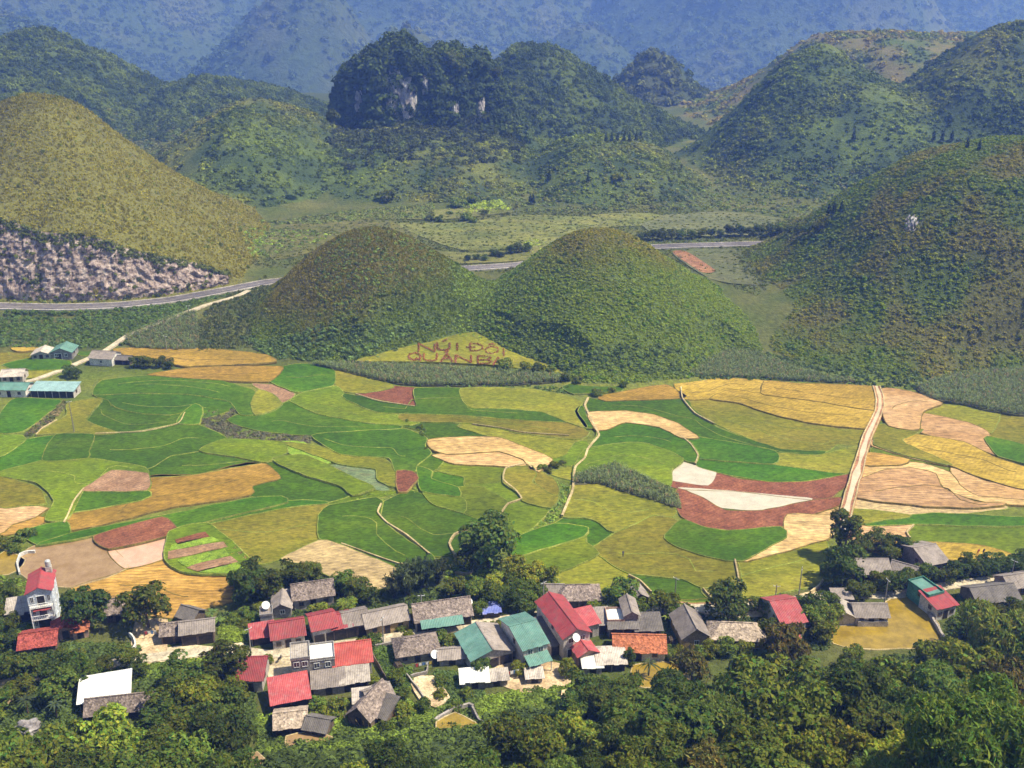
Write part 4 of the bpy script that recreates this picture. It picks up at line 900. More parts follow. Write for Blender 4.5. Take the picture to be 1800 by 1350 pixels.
flat_cover('valley_scrub', [(180, 320), (190, 235), (430, 235), (430, 300), (300, 320)], 5200, 1.6, 4.5, (GR, OLV), C_BUSH, 8)
flat_cover('bright_grass', [(800, 372), (830, 358), (880, 355), (900, 362), (870, 375)], 900, 1.0, 2.6, ((0.28, 0.33, 0.04), (0.2, 0.26, 0.04)), C_BUSH, 9)
flat_cover('bright_grass', [(915, 430), (935, 418), (958, 425), (950, 440), (925, 445)], 350, 0.8, 2.0, ((0.28, 0.33, 0.04), (0.2, 0.26, 0.04)), C_BUSH, 8.5)
flat_cover('valley_scrub', [(740, 463), (830, 450), (960, 445), (940, 462), (830, 478), (800, 480)], 500, 0.8, 2.2, (GR, OLV), C_BUSH, 8.3)
flat_cover('saddle_scrub', [(790, 500), (860, 490), (920, 500), (900, 540), (840, 580), (800, 560)], 2500, 0.6, 1.6, (BR, (0.10, 0.14, 0.03)), C_BUSH, 9)
flat_cover('foot_scrub', [(560, 560), (700, 520), (800, 500), (900, 520), (960, 580), (1010, 648), (900, 612), (865, 594), (835, 578), (800, 584), (760, 595), (628, 629), (560, 630)], 7000, 0.7, 1.9, (GR, (0.13, 0.17, 0.03)), C_BUSH, 3)
# corn plants in rows
CX = []; 
for P, z in CORN:
    x0, y0 = P.min(0); x1, y1 = P.max(0); gx, gy = np.meshgrid(np.arange(x0, x1, 0.62), np.arange(y0, y1, 0.95)); gx = gx.ravel()+crng.normal(size=gx.size)*0.08; gy = gy.ravel()+crng.normal(size=gy.size)*0.06
    m = in_poly(gx, gy, P); m &= np.abs(gx) < 0.56*gy+15
    CX.append(np.stack([gx[m], gy[m], np.full(m.sum(), z) if z is not None else terrain(gx[m], gy[m])[0]], 1))
CX = np.concatenate(CX); cc = np.array([0.190, 0.235, 0.090])*crng.uniform(0.65, 1.35, len(CX))[:, None]; tas = crng.random(len(CX)) < 0.1; cc[tas] = np.array([0.30, 0.24, 0.12])
cover('corn_plants', CX, 0.75+0.3*crng.random(len(CX)), cc, C_CORN, crng)
# undergrowth on the slope below the viewpoint and round the village
def slope_cover(name, n, lo, hi, box, cols, minz=0.4, keepf=None):
    X = crng.uniform(box[0], box[1], n); Y = crng.uniform(box[2], box[3], n); h, ii = terrain(X, Y); m = (np.abs(X) < 0.62*Y+18) & (ii == -2); X, Y, h = X[m], Y[m], h[m]
    t = np.clip(fbm(X, Y, 16, 3)*0.9+0.5, 0, 1)[:, None]; c = (np.array(cols[0])*(1-t)+np.array(cols[1])*t)*crng.uniform(0.65, 1.35, len(X))[:, None]
    cover(name, np.stack([X, Y, h-0.05], 1), lo+(hi-lo)*crng.random(len(X))**2, c, C_BUSH, crng, 0.9)
slope_cover('undergrowth', 26000, 0.8, 2.4, (-110, 130, 62, 190), (GR, (0.13, 0.18, 0.035)))
# ------------------------------------------------------------------ building materials
def mat_roof(name, c1, c2, rib=0.35, ribd=0.04, dirt=(0.10, 0.09, 0.08), dirtamt=0.35, rough=0.6, tile=False, spec=0.3):
    m, nt, bs = new_mat(name); tc = N(nt, 'ShaderNodeTexCoord'); ob = tc.outputs['Object']; p = pos(nt)
    n1 = noise(nt, p, 0.9, 5, 0.65); n2 = noise(nt, p, 4.5, 3, 0.7); r = ramp(nt, [(0.35, c1), (0.65, c2)]); nt.links.new(n2.outputs[0], r.inputs[0])
    st = mapr(nt, n1.outputs[0], 0.48, 0.72, 0.0, dirtamt); c = mix(nt, st, r.outputs[0], dirt)
    sx = N(nt, 'ShaderNodeSeparateXYZ'); nt.links.new(ob, sx.inputs[0])
    w1 = math_n(nt, 'SINE', math_n(nt, 'MULTIPLY', sx.outputs[0], 2*math.pi/rib), 0)
    h = mapr(nt, w1, -1, 1, 0, 1)
    if tile:
        v = N(nt, 'ShaderNodeTexVoronoi'); v.inputs['Scale'].default_value = 2.6; nt.links.new(p, v.inputs[0]); h = v.outputs['Distance']
        c = mix(nt, 1.0, c, mapr(nt, v.outputs['Color'], 0, 1, 0.45, 1.5), 'MULTIPLY')
    else: c = mix(nt, 1.0, c, mapr(nt, h, 0, 1, 0.86, 1.06), 'MULTIPLY')
    oi = N(nt, 'ShaderNodeObjectInfo'); c = mix(nt, 1.0, c, mapr(nt, oi.outputs['Random'], 0, 1, 0.82, 1.12), 'MULTIPLY')
    n5 = noise(nt, p, 0.35, 4, 0.75); c = mix(nt, 1.0, c, mapr(nt, n5.outputs[0], 0.3, 0.7, 0.72, 1.22), 'MULTIPLY')
    nt.links.new(c, bs.inputs['Base Color']); bs.inputs['Roughness'].default_value = rough; bs.inputs['Specular IOR Level'].default_value = spec
    bump(nt, bs, h, 1.0, ribd); return m
mat_roof('red_metal', (0.28, 0.042, 0.048), (0.34, 0.058, 0.062), dirtamt=0.7, dirt=(0.20, 0.095, 0.085))
mat_roof('pink_metal', (0.40, 0.070, 0.075), (0.46, 0.095, 0.095), dirtamt=0.5, dirt=(0.45, 0.25, 0.24))
mat_roof('coral_metal', (0.42, 0.070, 0.055), (0.48, 0.09, 0.07), dirtamt=0.45, dirt=(0.4, 0.2, 0.16))
mat_roof('teal_metal', (0.105, 0.225, 0.185), (0.135, 0.27, 0.225), dirtamt=0.55, dirt=(0.2, 0.28, 0.24))
mat_roof('pale_teal_metal', (0.26, 0.42, 0.42), (0.34, 0.50, 0.50), dirtamt=0.35, dirt=(0.20, 0.22, 0.22))
mat_roof('grey_sheet', (0.27, 0.225, 0.20), (0.34, 0.29, 0.26), dirtamt=0.6, dirt=(0.13, 0.11, 0.10), rough=0.9, spec=0.1)
mat_roof('dark_sheet', (0.13, 0.115, 0.11), (0.19, 0.17, 0.155), dirtamt=0.5, dirt=(0.07, 0.06, 0.055), rough=0.9, spec=0.1)
mat_roof('pale_sheet', (0.44, 0.38, 0.33), (0.55, 0.48, 0.42), dirtamt=0.75, dirt=(0.17, 0.14, 0.12), rough=0.9, spec=0.1)
mat_roof('white_sheet', (0.74, 0.73, 0.68), (0.80, 0.79, 0.75), dirtamt=0.2, dirt=(0.5, 0.47, 0.42), rough=0.5)
mat_roof('old_tile', (0.20, 0.155, 0.135), (0.30, 0.24, 0.21), dirtamt=0.65, dirt=(0.085, 0.07, 0.06), tile=True, ribd=0.12, rough=0.95, spec=0.05)
mat_roof('pale_tile', (0.36, 0.28, 0.21), (0.44, 0.35, 0.28), dirtamt=0.4, dirt=(0.2, 0.16, 0.13), tile=True, ribd=0.10, rough=0.95, spec=0.05)
mat_roof('orange_tile', (0.36, 0.115, 0.055), (0.44, 0.16, 0.08), dirtamt=0.5, dirt=(0.22, 0.10, 0.06), tile=True, ribd=0.10, rough=0.9, spec=0.1)
mat_roof('red_tile', (0.26, 0.055, 0.045), (0.33, 0.08, 0.06), dirtamt=0.5, dirt=(0.14, 0.05, 0.04), tile=True, ribd=0.10, rough=0.9, spec=0.1)
mat_roof('blue_tarp', (0.10, 0.13, 0.45), (0.20, 0.24, 0.55), dirtamt=0.5, dirt=(0.5, 0.42, 0.38))
for nm_, a_, b_ in (('pale_blue_wall', (0.62, 0.66, 0.76), (0.70, 0.74, 0.82)), ('white_wall', (0.58, 0.55, 0.52), (0.68, 0.65, 0.61)), ('render_wall', (0.40, 0.36, 0.33), (0.52, 0.47, 0.43)), ('grey_wall', (0.20, 0.185, 0.18), (0.28, 0.26, 0.25)),
                    ('mud_wall', (0.30, 0.205, 0.085), (0.38, 0.27, 0.13)), ('wood_wall', (0.10, 0.075, 0.055), (0.17, 0.125, 0.09)), ('brick_wall', (0.30, 0.19, 0.14), (0.38, 0.26, 0.20)), ('green_wall', (0.07, 0.20, 0.15), (0.09, 0.24, 0.18)), ('stone_wall', (0.24, 0.21, 0.19), (0.36, 0.32, 0.29))):
    mat_surface(nm_, a_, b_, None, 0.6, 3.0, 0.03, rough=0.9, spec=0.1)
mat_surface('dark_opening', (0.022, 0.02, 0.02), (0.05, 0.042, 0.036), None, 1.5, 5, 0.02, rough=0.5)  # near black: paints the shade inside doorways; also tyres and seats
mat_surface('wood_door', (0.13, 0.075, 0.04), (0.20, 0.12, 0.065), None, 1.5, 5, 0.02, rough=0.6)
mat_surface('blue_paint', (0.10, 0.22, 0.50), (0.16, 0.30, 0.6), None, 1.5, 5, 0.01, rough=0.5)
mat_surface('white_paint', (0.72, 0.72, 0.72), (0.80, 0.80, 0.80), None, 1.5, 5, 0.005, rough=0.4)
mat_surface('steel', (0.45, 0.45, 0.46), (0.6, 0.6, 0.6), None, 1.5, 5, 0.005, rough=0.35, spec=0.6)
mat_surface('concrete_post', (0.22, 0.20, 0.18), (0.32, 0.30, 0.27), None, 1.0, 5, 0.01)
m_, nt_, bs_ = new_mat('glass_pane'); n_ = noise(nt_, pos(nt_), 0.8, 2); r_ = ramp(nt_, [(0.4, (0.03, 0.035, 0.045)), (0.6, (0.07, 0.08, 0.10))]); nt_.links.new(n_.outputs[0], r_.inputs[0]); nt_.links.new(r_.outputs[0], bs_.inputs['Base Color']); bs_.inputs['Roughness'].default_value = 0.15
# ------------------------------------------------------------------ building parts
def boxv(x0, x1, y0, y1, z0, z1): return [(x, y, z) for z in (z0, z1) for y in (y0, y1) for x in (x0, x1)]
BOXF = [(0, 2, 3, 1), (4, 5, 7, 6), (0, 1, 5, 4), (2, 6, 7, 3), (0, 4, 6, 2), (1, 3, 7, 5)]
def box(name, x0, x1, y0, y1, z0, z1, mat, parent=None): return mesh_obj(name, boxv(x0, x1, y0, y1, z0, z1), BOXF, MATS[mat], parent)
hrnd = random.Random(3)
def slope_panels(V, F, x0, x1, ylo, zlo, yhi, zhi, pw=0.95, th=0.07, jit=0.10):
    """one roof slope from overlapping sheets, each a little out of line"""
    n = max(2, int(round((x1-x0)/pw))); d = Vector((0, yhi-ylo, zhi-zlo)).normalized(); nrm = Vector((1, 0, 0)).cross(d); nrm = nrm if nrm.z > 0 else -nrm
    for i in range(n):
        a = x0+(x1-x0)*i/n-0.03; b = x0+(x1-x0)*(i+1)/n+0.03; e = d*hrnd.uniform(-jit, jit); lift = nrm*hrnd.uniform(0, 0.035)+nrm*(0.012*(i % 2)); k = len(V)
        lo = Vector((0, ylo, zlo))+e; hi = Vector((0, yhi, zhi))
        for base in (lift, lift-nrm*th):
            for (xx, q) in ((a, lo), (b, lo), (b, hi), (a, hi)): p = Vector((xx, q.y, q.z))+base; V.append(tuple(p))
        F += [(k, k+1, k+2, k+3), (k+7, k+6, k+5, k+4), (k, k+4, k+5, k+1), (k+1, k+5, k+6, k+2), (k+2, k+6, k+7, k+3), (k+3, k+7, k+4, k)]
def roof_gable(par, L, D, z, rise, over, mat, mat2=None, turn=False, ridge_at=0.5, center=(0, 0), jit=0.1, name='roof'):
    """ridge along local x (turn=True: along y)"""
    V, F, V2, F2 = [], [], [], []; a, b = (D, L) if turn else (L, D)
    yr = -b/2+b*ridge_at; x0, x1 = -a/2-over, a/2+over
    slope_f = rise/(yr+b/2); slope_b = rise/(b/2-yr)
    slope_panels(V, F, x0, x1, -b/2-over, z-over*slope_f, yr, z+rise, jit=jit)
    slope_panels(V2 if mat2 else V, F2 if mat2 else F, x0, x1, b/2+over, z-over*slope_b, yr, z+rise, jit=jit)
    o = mesh_obj(name, V, F, MATS[mat], par); o.location = (center[0], center[1], 0); o.rotation_euler[2] = R(90) if turn else 0
    if mat2: p = mesh_obj('roof', V2, F2, MATS[mat2], par); p.location = o.location; p.rotation_euler = o.rotation_euler
    rc = mesh_obj('ridge_cap', boxv(x0-.03, x1+.03, yr-.16, yr+.16, z+rise+.03, z+rise+.11), BOXF, MATS[mat], o); return o
def roof_shed(par, L, D, zf, zb, over, mat, center=(0, 0), jit=0.1, name='roof'):
    V, F = [], []; s = (zb-zf)/D; slope_panels(V, F, -L/2-over, L/2+over, -D/2-over, zf-over*s, D/2+over, zb+over*s, jit=jit)
    o = mesh_obj(name, V, F, MATS[mat], par); o.location = (center[0], center[1], 0); return o
def roof_hip(par, L, D, z, rise, over, mat):
    a, b = L/2+over, D/2+over; zl = z-0.15; rl = max(L/2-D/2*0.75, 0.6); V = [(-a, -b, zl), (a, -b, zl), (a, b, zl), (-a, b, zl), (-rl, 0, z+rise), (rl, 0, z+rise)]
    n = 10; VV, FF = [], []
    def strip(p0, p1, q0, q1, n):
        for i in range(n):
            t0, t1 = i/n, (i+1)/n; k = len(VV); j = hrnd.uniform(-.08, .08)
            for (A, B, t) in ((p0, p1, t0), (p0, p1, t1), (q0, q1, t1), (q0, q1, t0)):
                A = Vector(A); B = Vector(B); p = A.lerp(B, t); VV.append((p.x, p.y, p.z+0.02*(i % 2)+(j*0.3 if A is p0 else 0)))
            for m_ in range(4): x, y, zz = VV[k+m_]; VV.append((x, y, zz-0.09))
            FF.extend([(k, k+1, k+2, k+3), (k, k+4, k+5, k+1), (k+1, k+5, k+6, k+2), (k+2, k+6, k+7, k+3), (k+3, k+7, k+4, k)])
    strip(V[0], V[1], V[4], V[5], int(L)); strip(V[2], V[3], V[5], V[4], int(L)); strip(V[1], V[2], V[5], V[5], 4); strip(V[3], V[0], V[4], V[4], 4)
    o = mesh_obj('roof', VV, FF, MATS[mat], par); mesh_obj('ridge_cap', boxv(-rl-.1, rl+.1, -.16, .16, z+rise+.02, z+rise+.11), BOXF, MATS[mat], o); return o
def wall_mesh(par, L, D, hw, mat, kind, rise=0, ridge_at=0.5, center=(0, 0), name='wall', zb=None):
    x, y = L/2, D/2; V = [(-x, -y, -0.8), (x, -y, -0.8), (x, y, -0.8), (-x, y, -0.8)]
    if kind == 'gx':
        yr = -y+D*ridge_at; V += [(-x, -y, hw), (x, -y, hw), (x, y, hw), (-x, y, hw), (-x, yr, hw+rise-.06), (x, yr, hw+rise-.06)]
        F = [(0, 1, 5, 4), (2, 3, 7, 6), (1, 2, 6, 9, 5), (3, 0, 4, 8, 7), (4, 5, 9, 8), (6, 7, 8, 9)]
    elif kind == 'gy':
        V += [(-x, -y, hw), (x, -y, hw), (x, y, hw), (-x, y, hw), (0, -y, hw+rise-.06), (0, y, hw+rise-.06)]
        F = [(0, 1, 5, 8, 4), (2, 3, 7, 9, 6), (1, 2, 6, 5), (3, 0, 4, 7), (5, 6, 9, 8), (7, 4, 8, 9)]
    else:
        zf, zk = hw, (zb if zb is not None else hw); V += [(-x, -y, zf-.05), (x, -y, zf-.05), (x, y, zk-.05), (-x, y, zk-.05)]; F = [(0, 1, 5, 4), (1, 2, 6, 5), (2, 3, 7, 6), (3, 0, 4, 7), (4, 5, 6, 7)]
    o = mesh_obj(name, V, F, MATS[mat], par); o.location = (center[0], center[1], 0); return o
def door(par, x, y, w, h, z=0.0, mat='wood_door', frame='white_paint', side=None):
    d = mesh_obj('door', boxv(-w/2, w/2, -.05, .02, 0, h), BOXF, MATS[mat], par); d.location = (x, y, z)
    if side == 'r': d.rotation_euler[2] = R(90)
    if side == 'l': d.rotation_euler[2] = R(-90)
    f = [( -w/2-.1, -w/2, 0, h+.1), (w/2, w/2+.1, 0, h+.1), (-w/2, w/2, h, h+.1)]; V, F = [], []
    for (a, b, c, e) in f:
        k = len(V); V += boxv(a, b, -.08, .01, c, e); F += [tuple(i+k for i in q) for q in BOXF]
    mesh_obj('door_frame', V, F, MATS[frame], d); return d
def window(par, x, y, w, h, z, frame='white_paint', side=None):
    f = [(-w/2-.09, w/2+.09, -.09, 0), (-w/2-.09, w/2+.09, h, h+.09), (-w/2-.09, -w/2, 0, h), (w/2, w/2+.09, 0, h), (-.03, .03, 0, h)]; V, F = [], []
    for (a, b, c, e) in f: k = len(V); V += boxv(a, b, -.08, .01, c, e); F += [tuple(i+k for i in q) for q in BOXF]
    o = mesh_obj('window', V, F, MATS[frame], par); o.location = (x, y, z)
    if side == 'r': o.rotation_euler[2] = R(90)
    if side == 'l': o.rotation_euler[2] = R(-90)
    mesh_obj('pane', boxv(-w/2, w/2, -.03, .02, 0, h), BOXF, MATS['glass_pane'], o); return o
def dish(par, loc, r=0.9, toward=(0.3, -1, 0.9)):
    V, F = [], []; n = 14; rings = 4
    V.append((0, 0, 0))
    for k in range(1, rings+1):
        rr = r*k/rings
        for i in range(n): a = 2*math.pi*i/n; V.append((rr*math.cos(a), rr*math.sin(a), 0.28*rr*rr/r))
    F += [(0, 1+i, 1+(i+1) % n) for i in range(n)]
    for k in range(rings-1):
        for i in range(n): a = 1+k*n; F.append((a+i, a+n+i, a+n+(i+1) % n, a+(i+1) % n))
    o = mesh_obj('satellite_dish', V, F, MATS['white_paint'], par); o.location = loc; o.rotation_euler = Vector(toward).to_track_quat('Z', 'Y').to_euler()
    V, F = [], []; tube(V, F, [(0, 0, 0), (0, 0, 0.7*r)], [0.03, 0.02], 4); mesh_obj('feed_arm', V, F, MATS['steel'], o)
    V, F = [], []; tube(V, F, [(0, 0, -1.2), (0, 0, 0)], [0.05, 0.05], 5); mo = mesh_obj('dish_mast', V, F, MATS['steel'], par); mo.location = loc; return o
HOUSES = []
def house(px, py, L, D, hw, rot, kind, rise, roof, wall, label, cat='house', name='house', over=0.45, front='dw', roof2=None, ridge_at=0.5, zb=None, side_w=True, dishes=(), jit=0.1, z=None):
    """front wall's foot stands at picture point (px, py); rot turns it counter-clockwise seen from above"""
    if z is None: z = 0.05 if py < 1200 else hit(px, py).z
    p = at(px, py, z); th = R(rot); c = Vector((p.x-math.sin(th)*D/2, p.y+math.cos(th)*D/2, z))
    e = bpy.data.objects.new(name, None); COL.objects.link(e); e.location = c; e.rotation_euler[2] = th; e.empty_display_size = 0.5; tag(e, label, cat)
    HOUSES.append((c.x, c.y, 0.5*math.hypot(L, D)))
    if kind == 'gx': wall_mesh(e, L, D, hw, wall, 'gx', rise, ridge_at); roof_gable(e, L, D, hw, rise, over, roof, roof2, False, ridge_at, jit=jit)
    elif kind == 'gy': wall_mesh(e, L, D, hw, wall, 'gy', rise); roof_gable(e, L, D, hw, rise, over, roof, roof2, True, jit=jit)
    elif kind == 'hip': wall_mesh(e, L, D, hw, wall, 'flat'); roof_hip(e, L, D, hw, rise, over, roof)
    elif kind == 'shed': zk = hw+rise; wall_mesh(e, L, D, hw, wall, 'shed', zb=zk); roof_shed(e, L, D, hw, zk, over, roof, jit=jit)
    else:
        wall_mesh(e, L, D, hw, wall, 'flat'); r_o = box('roof', -L/2-.1, L/2+.1, -D/2-.1, D/2+.1, hw-.04, hw+.12, roof, e); V, F = [], []
        for q in ((-L/2-.1, L/2+.1, -D/2-.1, -D/2+.08), (-L/2-.1, L/2+.1, D/2-.08, D/2+.1), (-L/2-.1, -L/2+.08, -D/2+.08, D/2-.08), (L/2-.08, L/2+.1, -D/2+.08, D/2-.08)):
            k = len(V); V += boxv(*q, hw+.12, hw+.55); F += [tuple(i+k for i in f) for f in BOXF]
        mesh_obj('parapet', V, F, MATS[wall], r_o)
    y = -D/2
    if front == 'dw':
        door(e, -L*0.02, y, 1.1, min(2.1, hw-.25), frame='wood_door', mat='dark_opening')
        if L > 4: window(e, -L*0.32, y, 0.9, 0.9, min(1.0, hw-1.3), frame='wood_door'); window(e, L*0.3, y, 0.9, 0.9, min(1.0, hw-1.3), frame='wood_door')
    elif front == 'open':
        n = max(1, int(L/2.4))
        for i in range(n): xx = -L/2+L*(i+.5)/n; door(e, xx, y, L/n-.45, min(2.2, hw-.25), mat='dark_opening', frame='wood_wall')  # flush dark panels paint the shade of an open front
    elif front == 'd': door(e, 0, y, min(1.2, L*0.5), min(2.0, hw-.2), mat='dark_opening', frame='wood_wall')
    elif front == 'w': window(e, 0.2, y, 0.9, 0.9, min(1.1, hw-1.2))
    elif front == '2':
        door(e, -L*0.15, y, min(2.4, L*0.4), 2.3, mat='dark_opening', frame='white_paint'); window(e, -L*0.22, y, 1.0, 1.1, hw-1.7); window(e, L*0.22, y, 1.0, 1.1, hw-1.7)
    if side_w and D > 4.5 and hw > 2.2:
        s = 'r' if px < 900 and rot < 10 else 'l'; xx = L/2 if s == 'r' else -L/2; window(e, xx, -D*0.1, 0.9, 0.9, hw-1.5, frame='wood_door', side=s)
    for d in dishes: dish(e, d)
    return e
# ---- far left farmsteads
house(74, 633, 6.8, 6, 2.3, 8, 'gy', 1.3, 'pale_sheet', 'render_wall', 'grey roofed farmhouse left of the teal roofed one, beside the pale lane')
house(109, 632, 7.6, 7, 2.9, 4, 'gy', 1.6, 'teal_metal', 'grey_wall', 'farmhouse with teal gable roof by the pale lane at the far left', front='2')
house(178, 643, 8.6, 7, 3.0, -8, 'gx', 1.5, 'grey_sheet', 'white_wall', 'pale walled farmhouse with pinkish grey roof right of the lane', front='w')
house(216, 641, 5.6, 4, 2.0, -6, 'gx', 0.9, 'dark_sheet', 'wood_wall', 'low dark shed joined to the pale walled farmhouse by the lane', 'shed', 'shed', front='open')
house(22, 673, 7.2, 6, 2.6, 6, 'gx', 1.4, 'pale_sheet', 'render_wall', 'pale grey roofed house at the foot of the lane, left picture edge')
house(18, 698, 11, 6.5, 2.8, -2, 'gx', 1.2, 'teal_metal', 'white_wall', 'teal roofed house cut by the left picture edge above a green paddy', front='dw')
house(93, 699, 14.5, 5.5, 2.6, -2, 'shed', 0.9, 'pale_teal_metal', 'render_wall', 'long pale teal roofed shed with open front above a green paddy', 'shed', 'shed', front='open')
# ---- left end of the village
t = house(81, 1104, 5.0, 8, 9.4, 18, 'gy', 1.1, 'red_metal', 'pale_blue_wall', 'tall narrow three storey pale blue house with red roof', front=None, side_w=False, over=0.35)
for k, zf in enumerate((0.0, 3.0, 6.0)):
    door(t, 0.1, -4.0, 1.5 if k else 2.6, 2.2, zf+0.05, mat='dark_opening' if k != 1 else 'glass_pane'); window(t, -1.65, -4.0, 0.55, 1.3, zf+0.9)
    if k: window(t, 1.7, -4.0, 0.5, 1.3, zf+0.9)
    if k:
        b = box('balcony', -2.3, 2.3, -5.1, -3.98, zf-.12, zf+.03, 'white_wall', t); V, F = [], []
        for i in range(13): k0 = len(V); xx = -2.2+4.4*i/12; V += boxv(xx-.04, xx+.04, -5.06, -4.98, zf+.03, zf+.9); F += [tuple(j+k0 for j in f) for f in BOXF]
        mesh_obj('balusters', V, F, MATS['pale_blue_wall'], b); box('handrail', -2.3, 2.3, -5.1, -4.94, zf+.9, zf+1.0, 'white_paint', b)
    for yy in (-1.5, 1.5): window(t, 2.5, yy, 0.7, 1.0, zf+1.0, side='r')
V, F = [], []; slope_panels(V, F, -1.6, 1.8, -5.3, 5.35, -3.98, 5.75, 0.6); mesh_obj('awning', V, F, MATS['red_metal'], t)
for xx in (-2.2, 2.2):
    V, F = [], []; tube(V, F, [(xx, -5.0, 0), (xx, -5.0, 6)], [0.12, 0.12], 6); mesh_obj('column', V, F, MATS['white_paint'], t)
V, F = [], []; tube(V, F, [(0, 0, 0), (0, 0, .1), (0, 0, 1.2), (0, 0, 1.4), (0, 0, 1.45)], [0.5, 0.6, 0.6, 0.4, 0.05], 12); wt = mesh_obj('water_tank', V, F, MATS['steel'], t); wt.location = (1.6, 3.3, 11.2)
box('tank_stand', 1.0, 2.2, 2.7, 3.9, 9.6, 11.15, 'render_wall', t)
house(37, 1092, 5.2, 5, 2.3, 18, 'shed', 0.8, 'pale_sheet', 'brick_wall', 'half collapsed pale shed left of the tall pale blue house', 'shed', 'shed', front='open', jit=0.6)
house(117, 1123, 5.2, 4.2, 2.3, 20, 'gy', 1.0, 'red_tile', 'brick_wall', 'small red tiled house in front of the tall pale blue house', front='d')
house(143, 1122, 3.0, 3.5, 2.0, 20, 'shed', 0.4, 'orange_tile', 'brick_wall', 'lean-to with orange and white sheets right of the small red tiled house', 'shed', 'shed', front='d', jit=0.4)
house(68, 1152, 7.0, 6.5, 2.3, 14, 'gx', 1.4, 'red_tile', 'wood_wall', 'dark red tiled house half hidden by trees below the tall pale blue house')
house(210, 1093, 5.2, 6, 2.3, 8, 'gx', 1.9, 'old_tile', 'wood_wall', 'old brown tiled hut between two dark trees at the left')
house(307, 1131, 5.0, 4.6, 2.4, 12, 'gx', 1.2, 'old_tile', 'wood_wall', 'lower left half of the twin brown tiled farm huts', 'hut', 'hut', front='open')
house(349, 1133, 6.6, 4.6, 3.3, 12, 'gx', 1.3, 'grey_sheet', 'wood_wall', 'raised hut with pale grey roof and open dark front at the left', 'hut', 'hut', front='open')
house(326, 1099, 4.2, 4.2, 2.0, -24, 'gx', 1.4, 'dark_sheet', 'wood_wall', 'small dark roofed shed behind the raised hut', 'shed', 'shed', front='d')
house(186, 1247, 9.0, 6.5, 2.6, 16, 'shed', 0.9, 'white_sheet', 'render_wall', 'house with bright white sheet roof among the trees at lower left', front='open')
house(212, 1264, 12.2, 4.4, 2.0, 10, 'gx', 1.9, 'old_tile', 'wood_wall', 'long brown tiled house in front of the bright white roof', front='open')
# ---- centre left of the village
house(553, 1068, 8.8, 6, 2.9, 15, 'gx', 2.1, 'old_tile', 'stone_wall', 'old tiled stone house behind the red roofs, against the pale stubble', dishes=[(4.9, 1.0, 3.2)])
house(509, 1066, 2.8, 3, 1.8, 15, 'shed', 0.6, 'pale_sheet', 'stone_wall', 'small pale lean-to left of the old tiled stone house', 'shed', 'shed', front='d')
house(496, 1086, 4.0, 5.5, 2.7, 8, 'gy', 1.1, 'grey_sheet', 'grey_wall', 'small grey gabled house just behind the large red roof', front='w')
house(470, 1103, 2.6, 3.2, 3.0, 12, 'flat', 0, 'grey_sheet', 'grey_wall', 'small flat roofed grey block with a dish left of the red roofed house', 'outbuilding', 'outbuilding', front=None, dishes=[(0, 0.6, 4.3)])
house(509, 1139, 6.6, 6.5, 3.0, 16, 'gx', 1.7, 'red_metal', 'render_wall', 'large red roofed house where the street widens into a pale yard', front='dw')
house(463, 1133, 4.6, 3.6, 2.1, 16, 'shed', 0.9, 'pink_metal', 'render_wall', 'low red roofed porch building left of the large red roofed house', 'shed', 'shed', front='open')
house(573, 1129, 5.0, 6.5, 3.7, 21, 'gx', 1.5, 'red_metal', 'white_wall', 'red roofed open shop with white side wall, left end of the row', front='open', side_w=False)
house(603, 1123, 3.9, 6, 3.1, 19, 'gx', 1.3, 'red_metal', 'wood_wall', 'narrow red roofed house in the middle of the row on the street', front='open', side_w=False)
house(629, 1118, 4.9, 6, 3.1, 19, 'gx', 1.4, 'grey_sheet', 'wood_wall', 'grey roofed open house at the right end of the row', front='open', side_w=False)
house(683, 1113, 9.2, 6, 2.7, 20, 'gx', 1.5, 'grey_sheet', 'mud_wall', 'long grey roofed house with yellow mud wall on the street')
h13 = house(781, 1105, 12.2, 6.5, 2.9, 14, 'gx', 2.3, 'old_tile', 'render_wall', 'long old tiled house with a teal awning along its front', front='open', dishes=[(6.2, 0.5, 3.4)])
V, F = [], []; slope_panels(V, F, -5.2, 4.0, -5.4, 2.1, -3.2, 2.95, 1.0); mesh_obj('awning', V, F, MATS['teal_metal'], h13)
for xx in (-5.0, -2, 1, 3.8):
    V, F = [], []; tube(V, F, [(xx, -5.2, -.3), (xx, -5.2, 2.1)], [.06, .06], 5); mesh_obj('post', V, F, MATS['wood_wall'], h13)
house(532, 1204, 3.7, 5.2, 6.2, 12, 'flat', 0, 'pale_sheet', 'grey_wall', 'tall grey concrete house with flat pale roof beside the yard', front='2', side_w=False)
house(569, 1196, 5.0, 5.2, 5.0, 12, 'flat', 0, 'white_sheet', 'grey_wall', 'grey concrete house with white littered flat roof', front='2', side_w=False)
house(622, 1188, 7.4, 7.2, 3.2, 12, 'gx', 1.4, 'coral_metal', 'render_wall', 'house with wide bright coral red roof right of the grey concrete houses', ridge_at=0.72)
house(579, 1222, 6.0, 3.8, 2.2, 12, 'shed', 0.9, 'grey_sheet', 'stone_wall', 'grey sheet roofed lean-to below the grey concrete houses', 'shed', 'shed', front='d')
house(625, 1215, 5.2, 4.2, 2.3, 10, 'shed', 0.7, 'pale_sheet', 'wood_wall', 'pale patched shed roof below the coral red roof', 'shed', 'shed', front='open', jit=0.2)
house(441, 1216, 4.8, 7.2, 3.0, 2, 'gx', 1.7, 'red_metal', 'render_wall', 'red roofed house left of the pale yard, half behind dark trees', ridge_at=0.7, front='d')
house(513, 1250, 7.0, 6.2, 2.6, 17, 'shed', 1.2, 'pink_metal', 'wood_wall', 'large low red lean-to roof below the pale yard', front='open')
